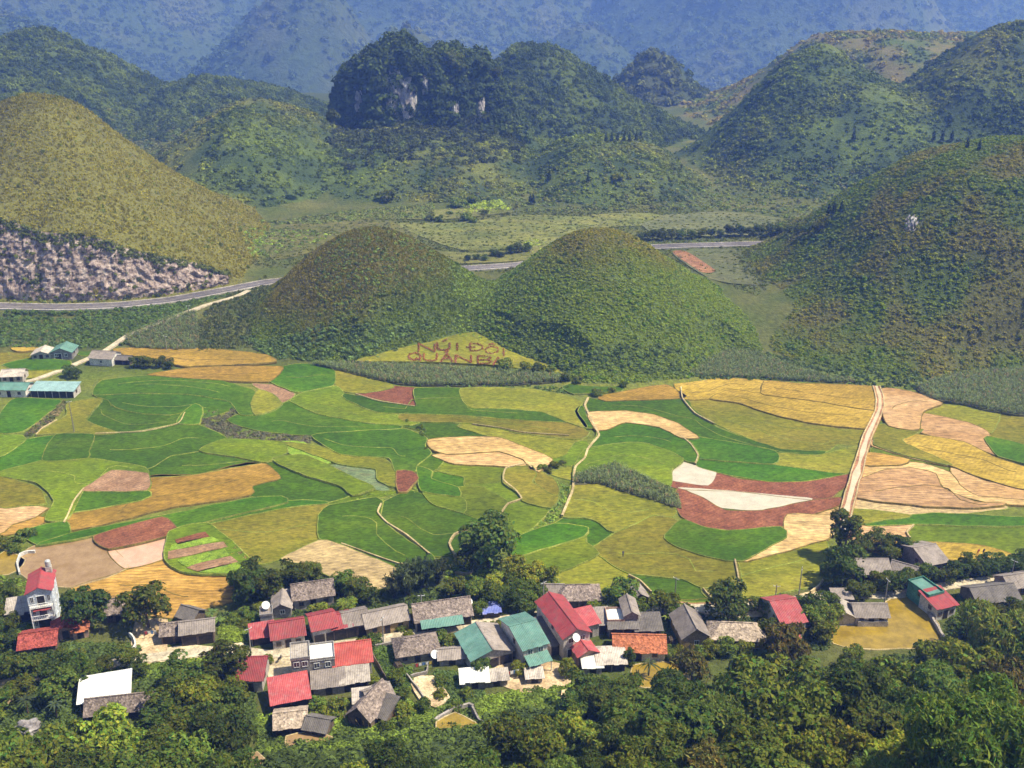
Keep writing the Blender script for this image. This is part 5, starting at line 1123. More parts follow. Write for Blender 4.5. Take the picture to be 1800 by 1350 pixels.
house(512, 1293, 5.6, 5.4, 2.1, 10, 'gx', 1.3, 'pale_tile', 'wood_wall', 'grey tiled hut beside the small muddy pond at the bottom', 'hut', 'hut', front='open')
house(554, 1297, 4.2, 4, 2.0, -14, 'gx', 1.1, 'dark_sheet', 'wood_wall', 'dark hut right of the grey tiled hut at the bottom', 'hut', 'hut', front='d')
house(672, 1244, 4.8, 4.6, 2.2, 32, 'gx', 1.3, 'grey_sheet', 'wood_wall', 'grey gabled hut above the broken timber barn', 'hut', 'hut', front='d')
b22 = house(632, 1277, 5.2, 8.5, 2.2, -24, 'gy', 2.5, 'old_tile', 'wood_wall', 'broken timber barn with steep mottled gable roof and bare poles', 'barn', 'barn', front='d', jit=0.35)
for k in range(7):
    V, F = [], []; a = -2.6+k*0.8; tube(V, F, [(a, -4.6, hrnd.uniform(0, .6)), (a+hrnd.uniform(-.8, .8), -5.2, hrnd.uniform(1.5, 3.0))], [.06, .05], 5); mesh_obj('pole', V, F, MATS['mud_wall'], b22)
house(661, 1272, 4.2, 5, 1.9, -22, 'shed', 1.1, 'dark_sheet', 'wood_wall', 'dark lean-to with a white sheet right of the broken timber barn', 'shed', 'shed', front='open')
house(643, 1247, 4.2, 3.2, 1.9, 10, 'shed', 0.6, 'pale_sheet', 'stone_wall', 'small pale patched roof between the barn and the grey gabled hut', 'shed', 'shed', front='d', jit=0.4)
house(736, 1164, 8.8, 6.2, 2.3, 14, 'hip', 1.9, 'old_tile', 'stone_wall', 'grey hipped house with a big white dish beside the bean rows', dishes=[(3.2, -4.2, 2.2)])
house(795, 1169, 5.2, 3.8, 1.8, 8, 'gx', 1.0, 'grey_sheet', 'stone_wall', 'low grey hut right of the hipped house with the dish', 'hut', 'hut', front='d')
# ---- centre
house(866, 1173, 9.0, 9.5, 3.2, 22, 'gy', 1.5, 'grey_sheet', 'render_wall', 'house with one teal and one grey roof slope in the village centre', roof2='teal_metal', front='open')
t26 = house(941, 1172, 5.4, 11.5, 5.2, 24, 'gx', 1.5, 'teal_metal', 'render_wall', 'tall two storey house with teal roof and long grey side wall', front='2', ridge_at=0.55)
V, F = [], []; slope_panels(V, F, -2.6, 2.6, -8.6, 2.7, -5.8, 3.5, 1.0); mesh_obj('porch_roof', V, F, MATS['teal_metal'], t26)
for xx in (-2.4, 0, 2.4):
    V, F = [], []; tube(V, F, [(xx, -8.3, -.4), (xx, -8.3, 2.75)], [.12, .12], 6); mesh_obj('porch_post', V, F, MATS['white_wall'], t26)
house(982, 1150, 3.6, 9.0, 2.6, 22, 'shed', 0.9, 'dark_sheet', 'stone_wall', 'dark grey lean-to between the tall teal and tall red roofed houses', 'shed', 'shed', front='open', jit=0.3)
house(1013, 1154, 6.0, 14, 5.6, 22, 'gy', 1.5, 'red_metal', 'render_wall', 'tall long house with deep red gable roof in the village centre', front='2', over=0.4, dishes=[(-0.6, -7.7, 5.4)])
house(1036, 1121, 4.4, 5, 3.4, 20, 'shed', 0.8, 'pink_metal', 'render_wall', 'lower pinkish red roof right of the tall deep red gable', front='d')
house(1033, 1169, 4.2, 3.6, 3.0, 22, 'gy', 1.0, 'pink_metal', 'brick_wall', 'small red gabled porch house in front of the tall deep red gable', front='d')
house(1018, 1069, 9.6, 6, 2.3, 2, 'hip', 2.0, 'old_tile', 'wood_wall', 'long old hipped tile roof behind the tall deep red gable', front='open')
house(972, 1062, 4.6, 5, 2.2, 0, 'gx', 1.5, 'grey_sheet', 'wood_wall', 'grey roofed end piece left of the long old hipped roof', 'shed', 'shed', front='d')
house(1124, 1064, 4.2, 5, 2.0, 16, 'gy', 1.3, 'grey_sheet', 'wood_wall', 'grey gabled hut half behind a round tree near the rice', 'hut', 'hut', front='d')
house(803, 1046, 2.6, 2.4, 2.0, 10, 'hip', 0.9, 'dark_sheet', 'wood_wall', 'tiny dark roofed hut behind the long old tiled house', 'hut', 'hut', front='d')
house(865, 1087, 3.4, 2.6, 1.8, 8, 'shed', 0.5, 'blue_tarp', 'wood_wall', 'roadside stall under a blue and pink tarpaulin', 'stall', 'market_stall', front='open', jit=0.3)
house(835, 1210, 5.2, 3.2, 1.8, 6, 'shed', 0.5, 'white_sheet', 'stone_wall', 'small white sheet roofed pen at the wood edge', 'shed', 'shed', front='d', jit=0.25, z=0.1)
house(873, 1206, 4.4, 2.6, 1.6, 8, 'shed', 0.4, 'pale_sheet', 'stone_wall', 'low grey pen right of the small white roofed pen', 'shed', 'shed', front='d', z=0.1)
house(940, 1201, 3.0, 2.2, 1.5, 6, 'shed', 0.4, 'pale_sheet', 'stone_wall', 'tiny pale shed in the orange yard below the tall teal roof', 'shed', 'shed', front='d', z=0.1)
# ---- centre right
house(1109, 1111, 2.9, 6, 4.6, 4, 'gy', 0.9, 'grey_sheet', 'grey_wall', 'narrow tall grey gabled house beside a white terrace', front='w')
house(1082, 1113, 3.6, 4.6, 3.0, 2, 'flat', 0, 'white_sheet', 'brick_wall', 'house with white flat terrace roof left of the narrow tall grey gable', front='d')
house(1140, 1123, 5.4, 4.8, 2.3, 2, 'shed', 0.9, 'dark_sheet', 'grey_wall', 'dark grey lean-to roof right of the narrow tall grey gable', 'shed', 'shed', front='dw')
house(1060, 1113, 3.0, 4.8, 2.4, 6, 'shed', 0.8, 'grey_sheet', 'wood_wall', 'brownish lean-to left of the white terrace', 'shed', 'shed', front='d')
house(1095, 1122, 5.8, 2.0, 2.7, 2, 'shed', 0.4, 'dark_sheet', 'grey_wall', 'dark metal fronted shed below the white terrace', 'shed', 'shed', front='open')
house(1124, 1161, 10.4, 6, 2.4, -2, 'gx', 1.9, 'orange_tile', 'white_wall', 'long orange tiled house beside the yellow fish pond')
house(1075, 1180, 5.6, 4.2, 2.0, 3, 'shed', 0.8, 'pale_sheet', 'stone_wall', 'pale sheet roof left of the long orange tiled house', 'shed', 'shed', front='open')
house(1042, 1185, 3.6, 3.2, 1.8, 4, 'shed', 0.5, 'white_sheet', 'stone_wall', 'small whitish roof at the trees below the small red porch house', 'shed', 'shed', front='d')
house(1222, 1140, 5.8, 8.5, 3.1, 8, 'gy', 2.1, 'grey_sheet', 'mud_wall', 'yellow mud walled house with tall grey gable facing the wood', front='w')
house(1296, 1139, 11.2, 6.2, 2.2, -4, 'hip', 2.1, 'pale_tile', 'mud_wall', 'wide pale tan hipped house right of the mud walled gable')
house(1393, 1121, 5.4, 10, 4.0, 12, 'gx', 1.8, 'pink_metal', 'white_wall', 'tall house with pinkish red roof near the dry pond bank', front='2', ridge_at=0.6)
house(1384, 1132, 5.0, 1.6, 1.5, 12, 'shed', 0.3, 'pink_metal', 'white_wall', 'low pale outbuilding in front of the tall pinkish red roof', 'shed', 'shed', front='d')
# ---- right
house(1530, 1024, 8.6, 6.5, 2.6, 0, 'gx', 1.9, 'grey_sheet', 'wood_wall', 'grey roofed timber farmhouse behind the pond, beside dark trees', front='open')
house(1585, 1021, 5.6, 4.2, 2.2, -32, 'gx', 1.4, 'grey_sheet', 'wood_wall', 'angled hut with one red brown slope beside the timber farmhouse', 'hut', 'hut', roof2='orange_tile', front='open')
house(1645, 1011, 5.6, 9.5, 3.4, 18, 'gx', 1.7, 'grey_sheet', 'grey_wall', 'tall grey barn with pinkish roof against the golden stubble', 'barn', 'barn', ridge_at=0.55, front='d')
house(1531, 1100, 7.0, 5.2, 2.5, 0, 'gx', 1.5, 'grey_sheet', 'render_wall', 'grey sheet roofed house standing in the yellow pond')
house(1484, 1099, 4.4, 5.4, 2.3, 2, 'gy', 1.1, 'pale_sheet', 'render_wall', 'small grey gabled house left of the one standing in the pond', front=None)
house(1481, 1063, 3.8, 2.8, 1.8, 0, 'shed', 0.5, 'grey_sheet', 'wood_wall', 'little grey shed behind the pond houses', 'shed', 'shed', front='d')
house(1641, 1072, 4.2, 6.5, 4.0, 22, 'flat', 0, 'teal_metal', 'green_wall', 'green walled block with flat teal roof at the pond corner', front=None)
house(1661, 1087, 5.2, 5.5, 3.2, 20, 'shed', 1.0, 'red_metal', 'white_wall', 'red lean-to roofed house joined to the green block', front='dw')
house(1753, 1072, 10.2, 6.8, 2.5, 10, 'gx', 1.8, 'dark_sheet', 'wood_wall', 'wide dark grey roofed house near the right picture edge')
house(1797, 1046, 7.0, 5.5, 2.5, 14, 'gx', 1.5, 'grey_sheet', 'brick_wall', 'grey roofed house cut by the right picture edge')
# ------------------------------------------------------------------ walls, poles, stones
def line_wall(name, pts, h, th, mat, label, cat='wall', z=0.1):
    ln = smooth_line([at(x, y, z) for x, y in pts], step=1.0); T = np.gradient(ln, axis=0); T /= np.linalg.norm(T, axis=1)[:, None]; Nn = np.stack([-T[:, 1], T[:, 0]], 1); n = len(ln); V = []
    for s, zz in ((-1, -.8), (-1, 1), (1, 1), (1, -.8)):
        for i in range(n): q = ln[i]+Nn[i]*th*.5*s; V.append((q[0], q[1], z+(h*(1+0.12*math.sin(i*1.7)) if zz > 0 else zz)))
    F = [(k*n+i, (k+1)*n+i, (k+1)*n+i+1, k*n+i+1) for k in range(3) for i in range(n-1)]+[(0, n, 2*n, 3*n), (4*n-1, 3*n-1, 2*n-1, n-1)]
    return tag(mesh_obj(name, V, F, MATS[mat]), label, cat)
line_wall('retaining_wall', [(35, 1010), (31, 992), (36, 978), (50, 972), (62, 972)], 0.8, 0.4, 'white_wall', 'white curved wall round the brown pond at left')
line_wall('garden_wall', [(228, 1118), (236, 1126), (239, 1138), (232, 1150)], 1.0, 0.3, 'white_wall', 'short curved white wall beside the brown yard')
line_wall('garden_wall', [(715, 1190), (735, 1215), (755, 1245)], 0.9, 0.25, 'stone_wall', 'grey wall along the left of the bare brown plot')
line_wall('garden_wall', [(722, 1192), (750, 1184), (752, 1172)], 0.8, 0.25, 'stone_wall', 'thin pale wall at the top of the bare brown plot')
line_wall('garden_wall', [(765, 1272), (795, 1252), (825, 1243), (832, 1248)], 1.1, 0.5, 'stone_wall', 'brown wall curving over the small yellow pond', z=hit(800, 1255).z)
line_wall('garden_wall', [(830, 1248), (842, 1270), (860, 1282)], 1.0, 0.35, 'stone_wall', 'pale wall right of the small yellow pond', z=hit(842, 1270).z)
line_wall('retaining_wall', [(1613, 1046), (1635, 1085), (1660, 1128)], 1.0, 0.5, 'stone_wall', 'grey wall along the right bank of the yellow pond')
line_wall('yard_wall', [(1507, 1101), (1560, 1101)], 1.3, 0.25, 'render_wall', 'low pale wall in front of the house standing in the pond')
line_wall('garden_wall', [(818, 1163), (830, 1175), (842, 1182)], 0.9, 0.3, 'white_wall', 'pale wall between the vegetable plot and the two toned house')
line_wall('fence', [(652, 1150), (668, 1178), (680, 1200)], 1.2, 0.15, 'wood_wall', 'brown fence along the bean rows right of the coral roof', 'fence')
line_wall('garden_wall', [(700, 1130), (660, 1138)], 0.7, 0.3, 'stone_wall', 'low wall by the street above the bean rows')
line_wall('garden_wall', [(403, 1282), (425, 1305), (445, 1335), (452, 1350)], 0.9, 0.3, 'white_wall', 'pale winding wall at the bottom beside the dark trees', z=hit(420, 1310).z)
def pole(px, py, h, label, z=0.1, arms=1, mat='concrete_post'):
    p = at(px, py, z); e = bpy.data.objects.new('utility_pole', None); COL.objects.link(e); e.location = p; e.rotation_euler[2] = hrnd.uniform(0, 3); tag(e, label, 'pole', 'utility poles')
    V, F = [], []; tube(V, F, [(0, 0, -.8), (0, 0, h)], [.16, .10], 8); mesh_obj('pole', V, F, MATS[mat], e)
    for k in range(arms):
        a = box('crossarm', -.8, .8, -.05, .05, h-.4-k*.6, h-.3-k*.6, 'steel', e)
        for xx in (-.7, 0, .7): V, F = [], []; tube(V, F, [(xx, 0, h-.3-k*.6), (xx, 0, h-.1-k*.6)], [.06, .05], 6); mesh_obj('insulator', V, F, MATS['white_paint'], a)
pole(1185, 1068, 8.0, 'slim dark pole at the edge of the small green paddy'); pole(1404, 1047, 7.5, 'slim pole on the path left of the pond trees'); pole(1554, 1064, 7.0, 'pole at the far bank of the yellow pond')
pole(131, 762, 11.0, 'tall dark pole standing in the far left paddies'); pole(955, 1072, 7.5, 'grey street pole left of the long old hipped roof'); pole(674, 1130, 6.5, 'pole on the street by the yellow mud wall')
pole(1775, 1026, 6.5, 'pole by the road near the right picture edge'); pole(334, 566, 7.0, 'pole beside the pale lane below the highway', z=4); pole(293, 614, 5.5, 'pole at the edge of the golden field by the lane', z=1)
pole(742, 1092, 7.0, 'pole at the left end of the long old tiled house'); pole(1361, 1068, 6.0, 'pole behind the tall pinkish red roof'); pole(441, 1145, 6.0, 'pole by the low red roofed porch building')

# ------------------------------------------------------------------ village clutter
def on_ground(name, px, py, rot, label, cat, group=None):
    p = at(px, py, 0.28 if py < 1205 else hit(px, py).z); e = bpy.data.objects.new(name, None); COL.objects.link(e); e.location = p; e.rotation_euler[2] = R(rot); tag(e, label, cat, group); return e
def ring(V, F, c, r, rr, n=14, k=6):
    b = len(V)
    for i in range(n):
        a = 2*math.pi*i/n
        for j in range(k): q = 2*math.pi*j/k; d = r+rr*math.cos(q); V.append((c[0]+d*math.cos(a), c[1]+rr*math.sin(q), c[2]+d*math.sin(a)))
    for i in range(n):
        for j in range(k): F.append((b+i*k+j, b+i*k+(j+1) % k, b+((i+1) % n)*k+(j+1) % k, b+((i+1) % n)*k+j))
def motorbike(px, py, rot, mat, label):
    e = on_ground('motorbike', px, py, rot, label, 'motorbike', 'parked motorbikes')
    for x in (-.62, .62):
        V, F = [], []; ring(V, F, (x, 0, .3), .25, .06); wh = mesh_obj('wheel', V, F, MATS['dark_opening'], e); V, F = [], []; tube(V, F, [(x, -.05, .3), (x, .05, .3)], [.1, .1], 8); mesh_obj('hub', V, F, MATS['steel'], wh)
    V, F = [], []; tube(V, F, [(-.62, 0, .5), (-.3, 0, .55), (.1, 0, .42), (.4, 0, .6), (.5, 0, .95)], [.08, .14, .13, .12, .07], 8); mesh_obj('body', V, F, MATS[mat], e)
    V, F = [], []; tube(V, F, [(-.75, 0, .72), (-.4, 0, .78), (.05, 0, .72)], [.07, .13, .08], 8); mesh_obj('seat', V, F, MATS['dark_opening'], e)
    V, F = [], []; tube(V, F, [(.42, -.32, 1.0), (.5, 0, .97), (.42, .32, 1.0)], [.025, .03, .025], 6); mesh_obj('handlebar', V, F, MATS['steel'], e)
    V, F = [], []; tube(V, F, [(.5, 0, .95), (.62, 0, .3)], [.04, .04], 6); mesh_obj('fork', V, F, MATS['steel'], e)
motorbike(545, 1146, 20, 'red_metal', 'red motorbike parked on the street before the red roofed shop'); motorbike(655, 1122, 200, 'blue_paint', 'blue motorbike parked by the yellow mud wall'); motorbike(492, 1160, 70, 'dark_opening', 'dark motorbike in the pale yard')
motorbike(880, 1096, 15, 'red_metal', 'red motorbike right of the blue tarpaulin stall'); motorbike(1170, 1076, 10, 'blue_paint', 'blue motorbike on the lane by the slim dark pole')
for nm_, c_ in (('red_cloth', (0.5, 0.08, 0.08)), ('white_cloth', (0.75, 0.74, 0.72)), ('yellow_cloth', (0.6, 0.45, 0.1))): mat_surface(nm_, c_, tuple(v*0.85 for v in c_), None, 2, 6, 0.01)
def laundry(px, py, rot, label):
    e = on_ground('laundry_line', px, py, rot, label, 'laundry', 'laundry lines')
    for x in (-1.9, 1.9): V, F = [], []; tube(V, F, [(x, 0, -.3), (x, 0, 1.8)], [.05, .04], 6); mesh_obj('post', V, F, MATS['wood_wall'], e)
    V, F = [], []; tube(V, F, [(-1.9, 0, 1.75), (0, 0, 1.66), (1.9, 0, 1.75)], [.012]*3, 4); mesh_obj('rope', V, F, MATS['steel'], e); x = -1.7
    for m_ in ('red_cloth', 'white_cloth', 'blue_paint', 'white_cloth', 'yellow_cloth'):
        w_ = hrnd.uniform(.45, .65); h_ = hrnd.uniform(.6, 1.0); V = [(x+w_*i/4, .05*math.sin(i*2.1+j), 1.7-h_*j/3) for j in range(4) for i in range(5)]; F = [(j*5+i, j*5+i+1, j*5+i+6, j*5+i+5) for j in range(3) for i in range(4)]; mesh_obj('cloth', V, F, MATS[m_], e); x += w_+.08
laundry(745, 1176, 15, 'laundry line in front of the hipped house with the dish'); laundry(648, 1226, 20, 'laundry line above the broken timber barn'); laundry(1510, 1048, 0, 'laundry line behind the pond houses'); laundry(270, 1120, 10, 'laundry line in the brown yard at left'); laundry(905, 1190, 20, 'laundry line in the orange yard below the tall teal roof')
def woodpile(px, py, rot, label):
    e = on_ground('woodpile', px, py, rot, label, 'woodpile', 'woodpiles'); me = None
    for j in range(4):
        for i in range(7-j):
            if me is None: V, F = [], []; tube(V, F, [(0, -.8, 0), (0, .8, 0)], [.14, .13], 7); F += [tuple(range(7)), tuple(range(13, 6, -1))]; me = bpy.data.meshes.new('log'); me.from_pydata(V, [], F); me.materials.append(M_BARK)
            o = bpy.data.objects.new('log', me); COL.objects.link(o); o.parent = e; o.location = ((i-(6-j)/2)*.27, hrnd.uniform(-.08, .08), .14+j*.235)
woodpile(385, 1142, 15, 'woodpile at the right end of the raised hut'); woodpile(700, 1172, 30, 'woodpile left of the hipped house'); woodpile(1180, 1128, 5, 'woodpile between the dark lean-to and the mud house'); woodpile(600, 1236, 10, 'woodpile below the grey sheet lean-to'); woodpile(1612, 1030, 20, 'woodpile on the lane behind the green block')
# ------------------------------------------------------------------ trees
V_ = 'dark leafy tree'
ORD = ['leftmost', 'second', 'third', 'fourth', 'fifth', 'sixth', 'seventh', 'eighth', 'ninth', 'tenth', 'eleventh', 'twelfth']
def ordinal(i, n):
    if i == 0: return 'leftmost'
    if i == n-1: return 'rightmost'
    if i < 12: return ORD[i]+' from left'
    return ('%dth' % (i+1) if i % 10 > 2 or i < 20 else '%d%s' % (i+1, ['st', 'nd', 'rd'][i % 10]))+' from left'
def tl(kind, rows, label, group):
    rows = sorted(rows)
    for i, (x, y, w_) in enumerate(rows): tree_px(kind, x, y, w_, label+', '+ordinal(i, len(rows)), group)
tree_px('broad', 858, 998, 112, 'large round dark tree standing alone at the edge of the paddies')
tree_px('broad', 832, 1004, 62, 'smaller dark tree pressed against the left of the large round tree')
tree_px('tall', 1482, 985, 70, 'tall dark tree at the lower end of the canal')
tree_px('leafy', 1478, 1030, 84, 'lighter bushy tree just below the tall tree at the canal end')
tree_px('broad', 262, 1105, 92, 'round dark tree right of the old brown tiled hut')
tree_px('broad', 160, 1108, 86, 'dark tree between the tall pale blue house and the brown tiled hut')
tree_px('leafy', 1092, 1068, 66, 'round tree covering the grey gabled hut near the rice')
tree_px('broad', 1280, 1094, 86, 'dark spreading tree between the pale path and the tan hipped house')
tree_px('tall', 1287, 1080, 42, 'slim tree rising above the dark spreading tree')
tree_px('broad', 400, 1198, 92, 'big dark tree left of the red roof by the pale yard')
tree_px('leafy', 1165, 1080, 58, 'leafy tree left of the slim dark pole')
tree_px('broad', 846, 1186, 38, 'small round tree in front of the teal and grey roofed house')
tree_px('light', 915, 1186, 34, 'small yellow green tree below the tall teal roofed house')
tree_px('light', 1000, 1190, 40, 'yellow green tree below the dark grey lean-to')
tree_px('light', 473, 1166, 22, 'small round bush in the pale yard')
tree_px('leafy', 610, 1084, 44, 'leafy tree behind the red roofed row')
tree_px('olive', 1378, 1168, 100, 'olive leaved tree below the tall pinkish red roof')
tree_px('olive', 1215, 1205, 86, 'olive leaved tree below the yellow fish pond')
tree_px('tall', 1104, 1172, 26, 'slim dark tree in front of the orange tiled roof')
tree_px('broad', 1350, 1125, 46, 'dark tree between the tan hipped house and the pinkish red roof')
tree_px('corner', 1690, 1400, 300, 'bright leafy tree crown at the bottom right corner')
tl('broad', [(438, 1058, 74), (470, 1052, 66), (423, 1036, 44), (447, 1026, 52), (520, 1030, 54), (545, 1020, 44)], 'dark tree in the clump above the red roofs at left', 'trees above the red roofs')
tl('broad', [(604, 1046, 56), (625, 1052, 52), (648, 1062, 40)], 'dark tree right of the old tiled stone house', 'trees by the stone house')
tl('bamboo', [(716, 1046, 58), (745, 1034, 60), (770, 1026, 46), (694, 1052, 44), (730, 1024, 40)], 'feathery bamboo clump above the long old tiled house', 'bamboo above the street')
tl('leafy', [(800, 1046, 46), (838, 1056, 50), (876, 1066, 56), (925, 1068, 54), (905, 1048, 46), (845, 1080, 36)], 'green tree in the thicket behind the blue stall', 'thicket behind the stall')
tl('broad', [(938, 1060, 46), (897, 1072, 46), (928, 1084, 40)], 'dark tree in the thicket left of the long hipped roof', 'dark thicket trees')
tl('light', [(905, 1028, 60), (935, 1028, 56), (870, 1044, 48), (962, 1030, 44)], 'yellow green bush at the upper edge of the thicket', 'bright thicket bushes')
tl('banana', [(905, 1078, 30), (918, 1070, 28), (600, 1066, 22), (1172, 1095, 26), (1150, 1090, 24), (373, 1092, 30), (385, 1100, 24), (655, 1085, 24)], 'banana plant with long pale leaves in a village garden', 'banana plants')
tl('palm', [(50, 1256, 46), (100, 1262, 44), (1140, 1190, 40)], 'small palm with arching fronds', 'small palms')
tl('broad', [(1518, 972, 40), (1545, 966, 44), (1575, 972, 42), (1598, 980, 36), (1560, 985, 40)], 'tree in the hedge behind the timber farmhouse', 'farmhouse hedge')
tl('broad', [(1680, 1018, 44), (1705, 1014, 44), (1730, 1012, 46), (1755, 1010, 44), (1782, 1006, 46), (1800, 1003, 40)], 'dark tree in the hedge along the road at right', 'road hedge at right')
tl('leafy', [(1545, 1040, 46), (1570, 1042, 50), (1595, 1036, 46), (1625, 1022, 46), (1660, 1026, 40), (1500, 1052, 44), (1520, 1050, 40)], 'bushy tree around the timber farmhouse yard', 'farmhouse yard trees')
tl('leafy', [(1432, 1086, 56), (1452, 1102, 60), (1424, 1108, 56), (1445, 1124, 56), (1405, 1072, 34), (1458, 1074, 40), (1348, 1086, 40), (1330, 1076, 36)], 'leafy tree between the pinkish red roof and the yellow pond', 'trees left of the pond')
tl('leafy', [(1205, 1088, 34), (1188, 1092, 36), (1070, 1082, 34), (1090, 1084, 38), (1045, 1076, 30), (1055, 1098, 26), (1128, 1082, 34)], 'garden tree between the grey gabled hut and the grey lean-to', 'central garden trees')
tl('light', [(1198, 1158, 34), (1250, 1156, 36), (1275, 1152, 40), (1228, 1160, 30), (1180, 1160, 26), (1310, 1150, 36)], 'bright garden bush in front of the mud walled gable', 'garden bushes by the mud house')
tl('shrub', [(560, 1080, 40), (590, 1088, 34), (640, 1136, 30), (660, 1130, 30), (706, 1110, 22), (720, 1120, 24), (850, 1112, 30), (870, 1106, 26), (935, 1088, 24), (770, 1128, 36), (795, 1140, 40), (630, 1200, 34), (655, 1205, 30), (590, 1255, 44), (570, 1270, 40), (560, 1245, 36)], 'garden bush beside the village street houses', 'street garden bushes')
tl('shrub', [(12, 962, 34), (38, 950, 32), (25, 972, 28), (56, 944, 22)], 'dark bush by the brown pond at the left edge', 'bushes by the brown pond')
tl('shrub', [(425, 1082, 30), (445, 1090, 30), (410, 1096, 28), (430, 1105, 26), (455, 1072, 26)], 'low bush in the green garden left of the red roofs', 'left garden bushes')
tl('shrub', [(950, 828, 22), (975, 822, 22), (990, 817, 14), (963, 832, 16)], 'round green bush at the creek between the paddies', 'creek bushes')
tl('shrub', [(685, 805, 9), (738, 755, 14), (748, 792, 12), (742, 768, 12), (715, 743, 10)], 'tiny dark bush on a paddy bund', 'bund bushes')
tl('broad', [(243, 645, 28), (262, 646, 26), (282, 646, 24), (300, 648, 20), (122, 662, 24), (135, 666, 22)], 'dark tree beside the far left farmhouses', 'farmhouse trees far left')
tl('shrub', [(885, 650, 34), (928, 652, 26), (948, 653, 24), (970, 655, 20), (995, 668, 22), (1015, 672, 20), (1050, 696, 22), (1075, 690, 16), (1095, 680, 18)], 'dark bush below the lettered slope', 'bushes below the letters')
tl('broad', [(1130+i*17, 422-i*0.7+(i % 3), 17+(i*7) % 8) for i in range(19)], 'small dark tree in the row along the far road', 'trees along the far road')
tl('broad', [(822, 460, 14), (838, 458, 16), (852, 460, 14), (868, 452, 18), (880, 454, 16), (898, 448, 20), (912, 446, 22), (928, 444, 18)], 'small dark tree beside the road seen between the twin hills', 'trees between the twin hills')
tl('shrub', [(757, 388, 20), (772, 390, 18), (822, 388, 26), (832, 392, 18), (790, 378, 14), (850, 378, 18), (806, 364, 30), (830, 356, 26), (1085, 318, 24), (680, 352, 34)], 'dark bush or rock clump on the far valley floor', 'far valley bushes')
tl('cone', [(932, 360, 8), (938, 360, 8), (965, 318, 8), (1034, 320, 7), (1065, 250, 7), (1075, 250, 7), (1085, 250, 7), (1096, 250, 7), (1107, 250, 7), (1118, 249, 7), (1126, 248, 7), (1456, 380, 9), (1465, 378, 9), (1478, 376, 9), (1640, 250, 8), (1655, 252, 8), (1672, 250, 8), (1700, 262, 8), (1720, 266, 8), (1500, 250, 9)], 'slender dark conifer on the mid distance slopes', 'slope conifers')
tl('broad', [(700, 82, 14), (686, 80, 12), (800, 126, 36), (848, 134, 36), (868, 146, 28), (812, 130, 26), (740, 104, 16), (640, 108, 18), (660, 98, 16)], 'dark tree on top of the karst cliff', 'trees on the cliff top')
tl('shrub', [(1355, 145, 22), (1348, 152, 20)], 'dark bush on the left shoulder of the right rear hill', 'bushes on the shoulder')
# woods: individual trees filled in between the houses and on the slope below the viewpoint
wrnd = random.Random(21)
def in_px(x, y, poly): return bool(in_poly(np.array([float(x)]), np.array([float(y)]), np.array(poly, float))[0])
LOOK = {'broad': 'dark round', 'leafy': 'mid green bushy', 'near': 'dark fine leaved', 'light': 'yellow green', 'olive': 'olive leaved', 'shrub': 'low', 'near_light': 'bright leafy'}
def wood(poly, spacing, kinds, width, where, group, keepout=1.0, limit=200, noun='tree'):
    xs = [p[0] for p in poly]; ys = [p[1] for p in poly]; pts = []; tries = 0; out = []
    while tries < 2500 and len(pts) < limit:
        tries += 1; x = wrnd.uniform(min(xs), max(xs)); y = wrnd.uniform(min(ys), max(ys))
        if not in_px(x, y, poly) or any(math.hypot(x-a, (y-b)*1.35) < spacing for a, b in pts): continue
        p = hit(x, y)
        if any(math.hypot(p.x-hx_, p.y-hy_) < r_*keepout+1.0 for hx_, hy_, r_ in HOUSES): continue
        pts.append((x, y)); out.append((x, y, p, wrnd.choice(kinds), wrnd.uniform(*width)))
    rows = {}
    for q in out: rows.setdefault((q[1]-min(ys))//(spacing*1.1), []).append(q)
    names = ['back', 'second', 'third', 'fourth', 'fifth', 'sixth', 'seventh', 'eighth', 'ninth', 'tenth']
    for r_, k in enumerate(sorted(rows)):
        rw = sorted(rows[k], key=lambda q: q[0])
        for i, (x, y, p, kd, w_) in enumerate(rw):
            tt = (p-Vector((0, 0, CH))).dot(Vector((0, CP, -SP)))
            lab = '%s %s, %s in the %s row %s' % (LOOK[kd], noun, ordinal(i, len(rw)) if len(rw) > 1 else 'alone', names[min(r_, 9)], where)
            tree(kd, p-Vector((0, 0, .1)), w_/1800*tt, lab, group)
wood([(-20, 1195), (120, 1185), (140, 1205), (130, 1235), (40, 1250), (-20, 1280)], 40, ['broad', 'leafy'], (48, 74), 'of the far left grove', 'far left grove')
wood([(0, 1060), (45, 1050), (30, 1110), (50, 1140), (-20, 1160)], 30, ['leafy', 'broad'], (32, 48), 'beside the tall blue house', 'trees by the tall house')
wood([(95, 1172), (240, 1165), (250, 1192), (140, 1200)], 32, ['broad', 'leafy'], (38, 54), 'above the white roof', 'trees above the white roof')
wood([(268, 1240), (330, 1215), (412, 1240), (425, 1275), (390, 1300), (280, 1300)], 40, ['broad', 'leafy'], (62, 92), 'right of the white roof', 'lower left wood')
wood([(-20, 1370), (80, 1375), (160, 1330), (400, 1345), (420, 1380), (420, 1480), (-20, 1480)], 50, ['broad', 'leafy', 'near', 'light'], (84, 124), 'of the bottom left wood', 'bottom left wood')
wood([(455, 1400), (560, 1400), (620, 1375), (700, 1345), (770, 1370), (870, 1380), (900, 1310), (985, 1300), (1110, 1285), (1120, 1480), (455, 1480)], 52, ['leafy', 'near', 'light', 'leafy', 'near_light'], (62, 104), 'of the bottom centre wood', 'bottom centre wood')
wood([(1110, 1290), (1230, 1275), (1290, 1245), (1400, 1240), (1480, 1235), (1590, 1230), (1640, 1190), (1690, 1170), (1830, 1160), (1830, 1520), (1110, 1500)], 56, ['broad', 'near', 'leafy', 'olive', 'near', 'light', 'near_light', 'leafy'], (92, 140), 'of the lower right wood', 'lower right wood')
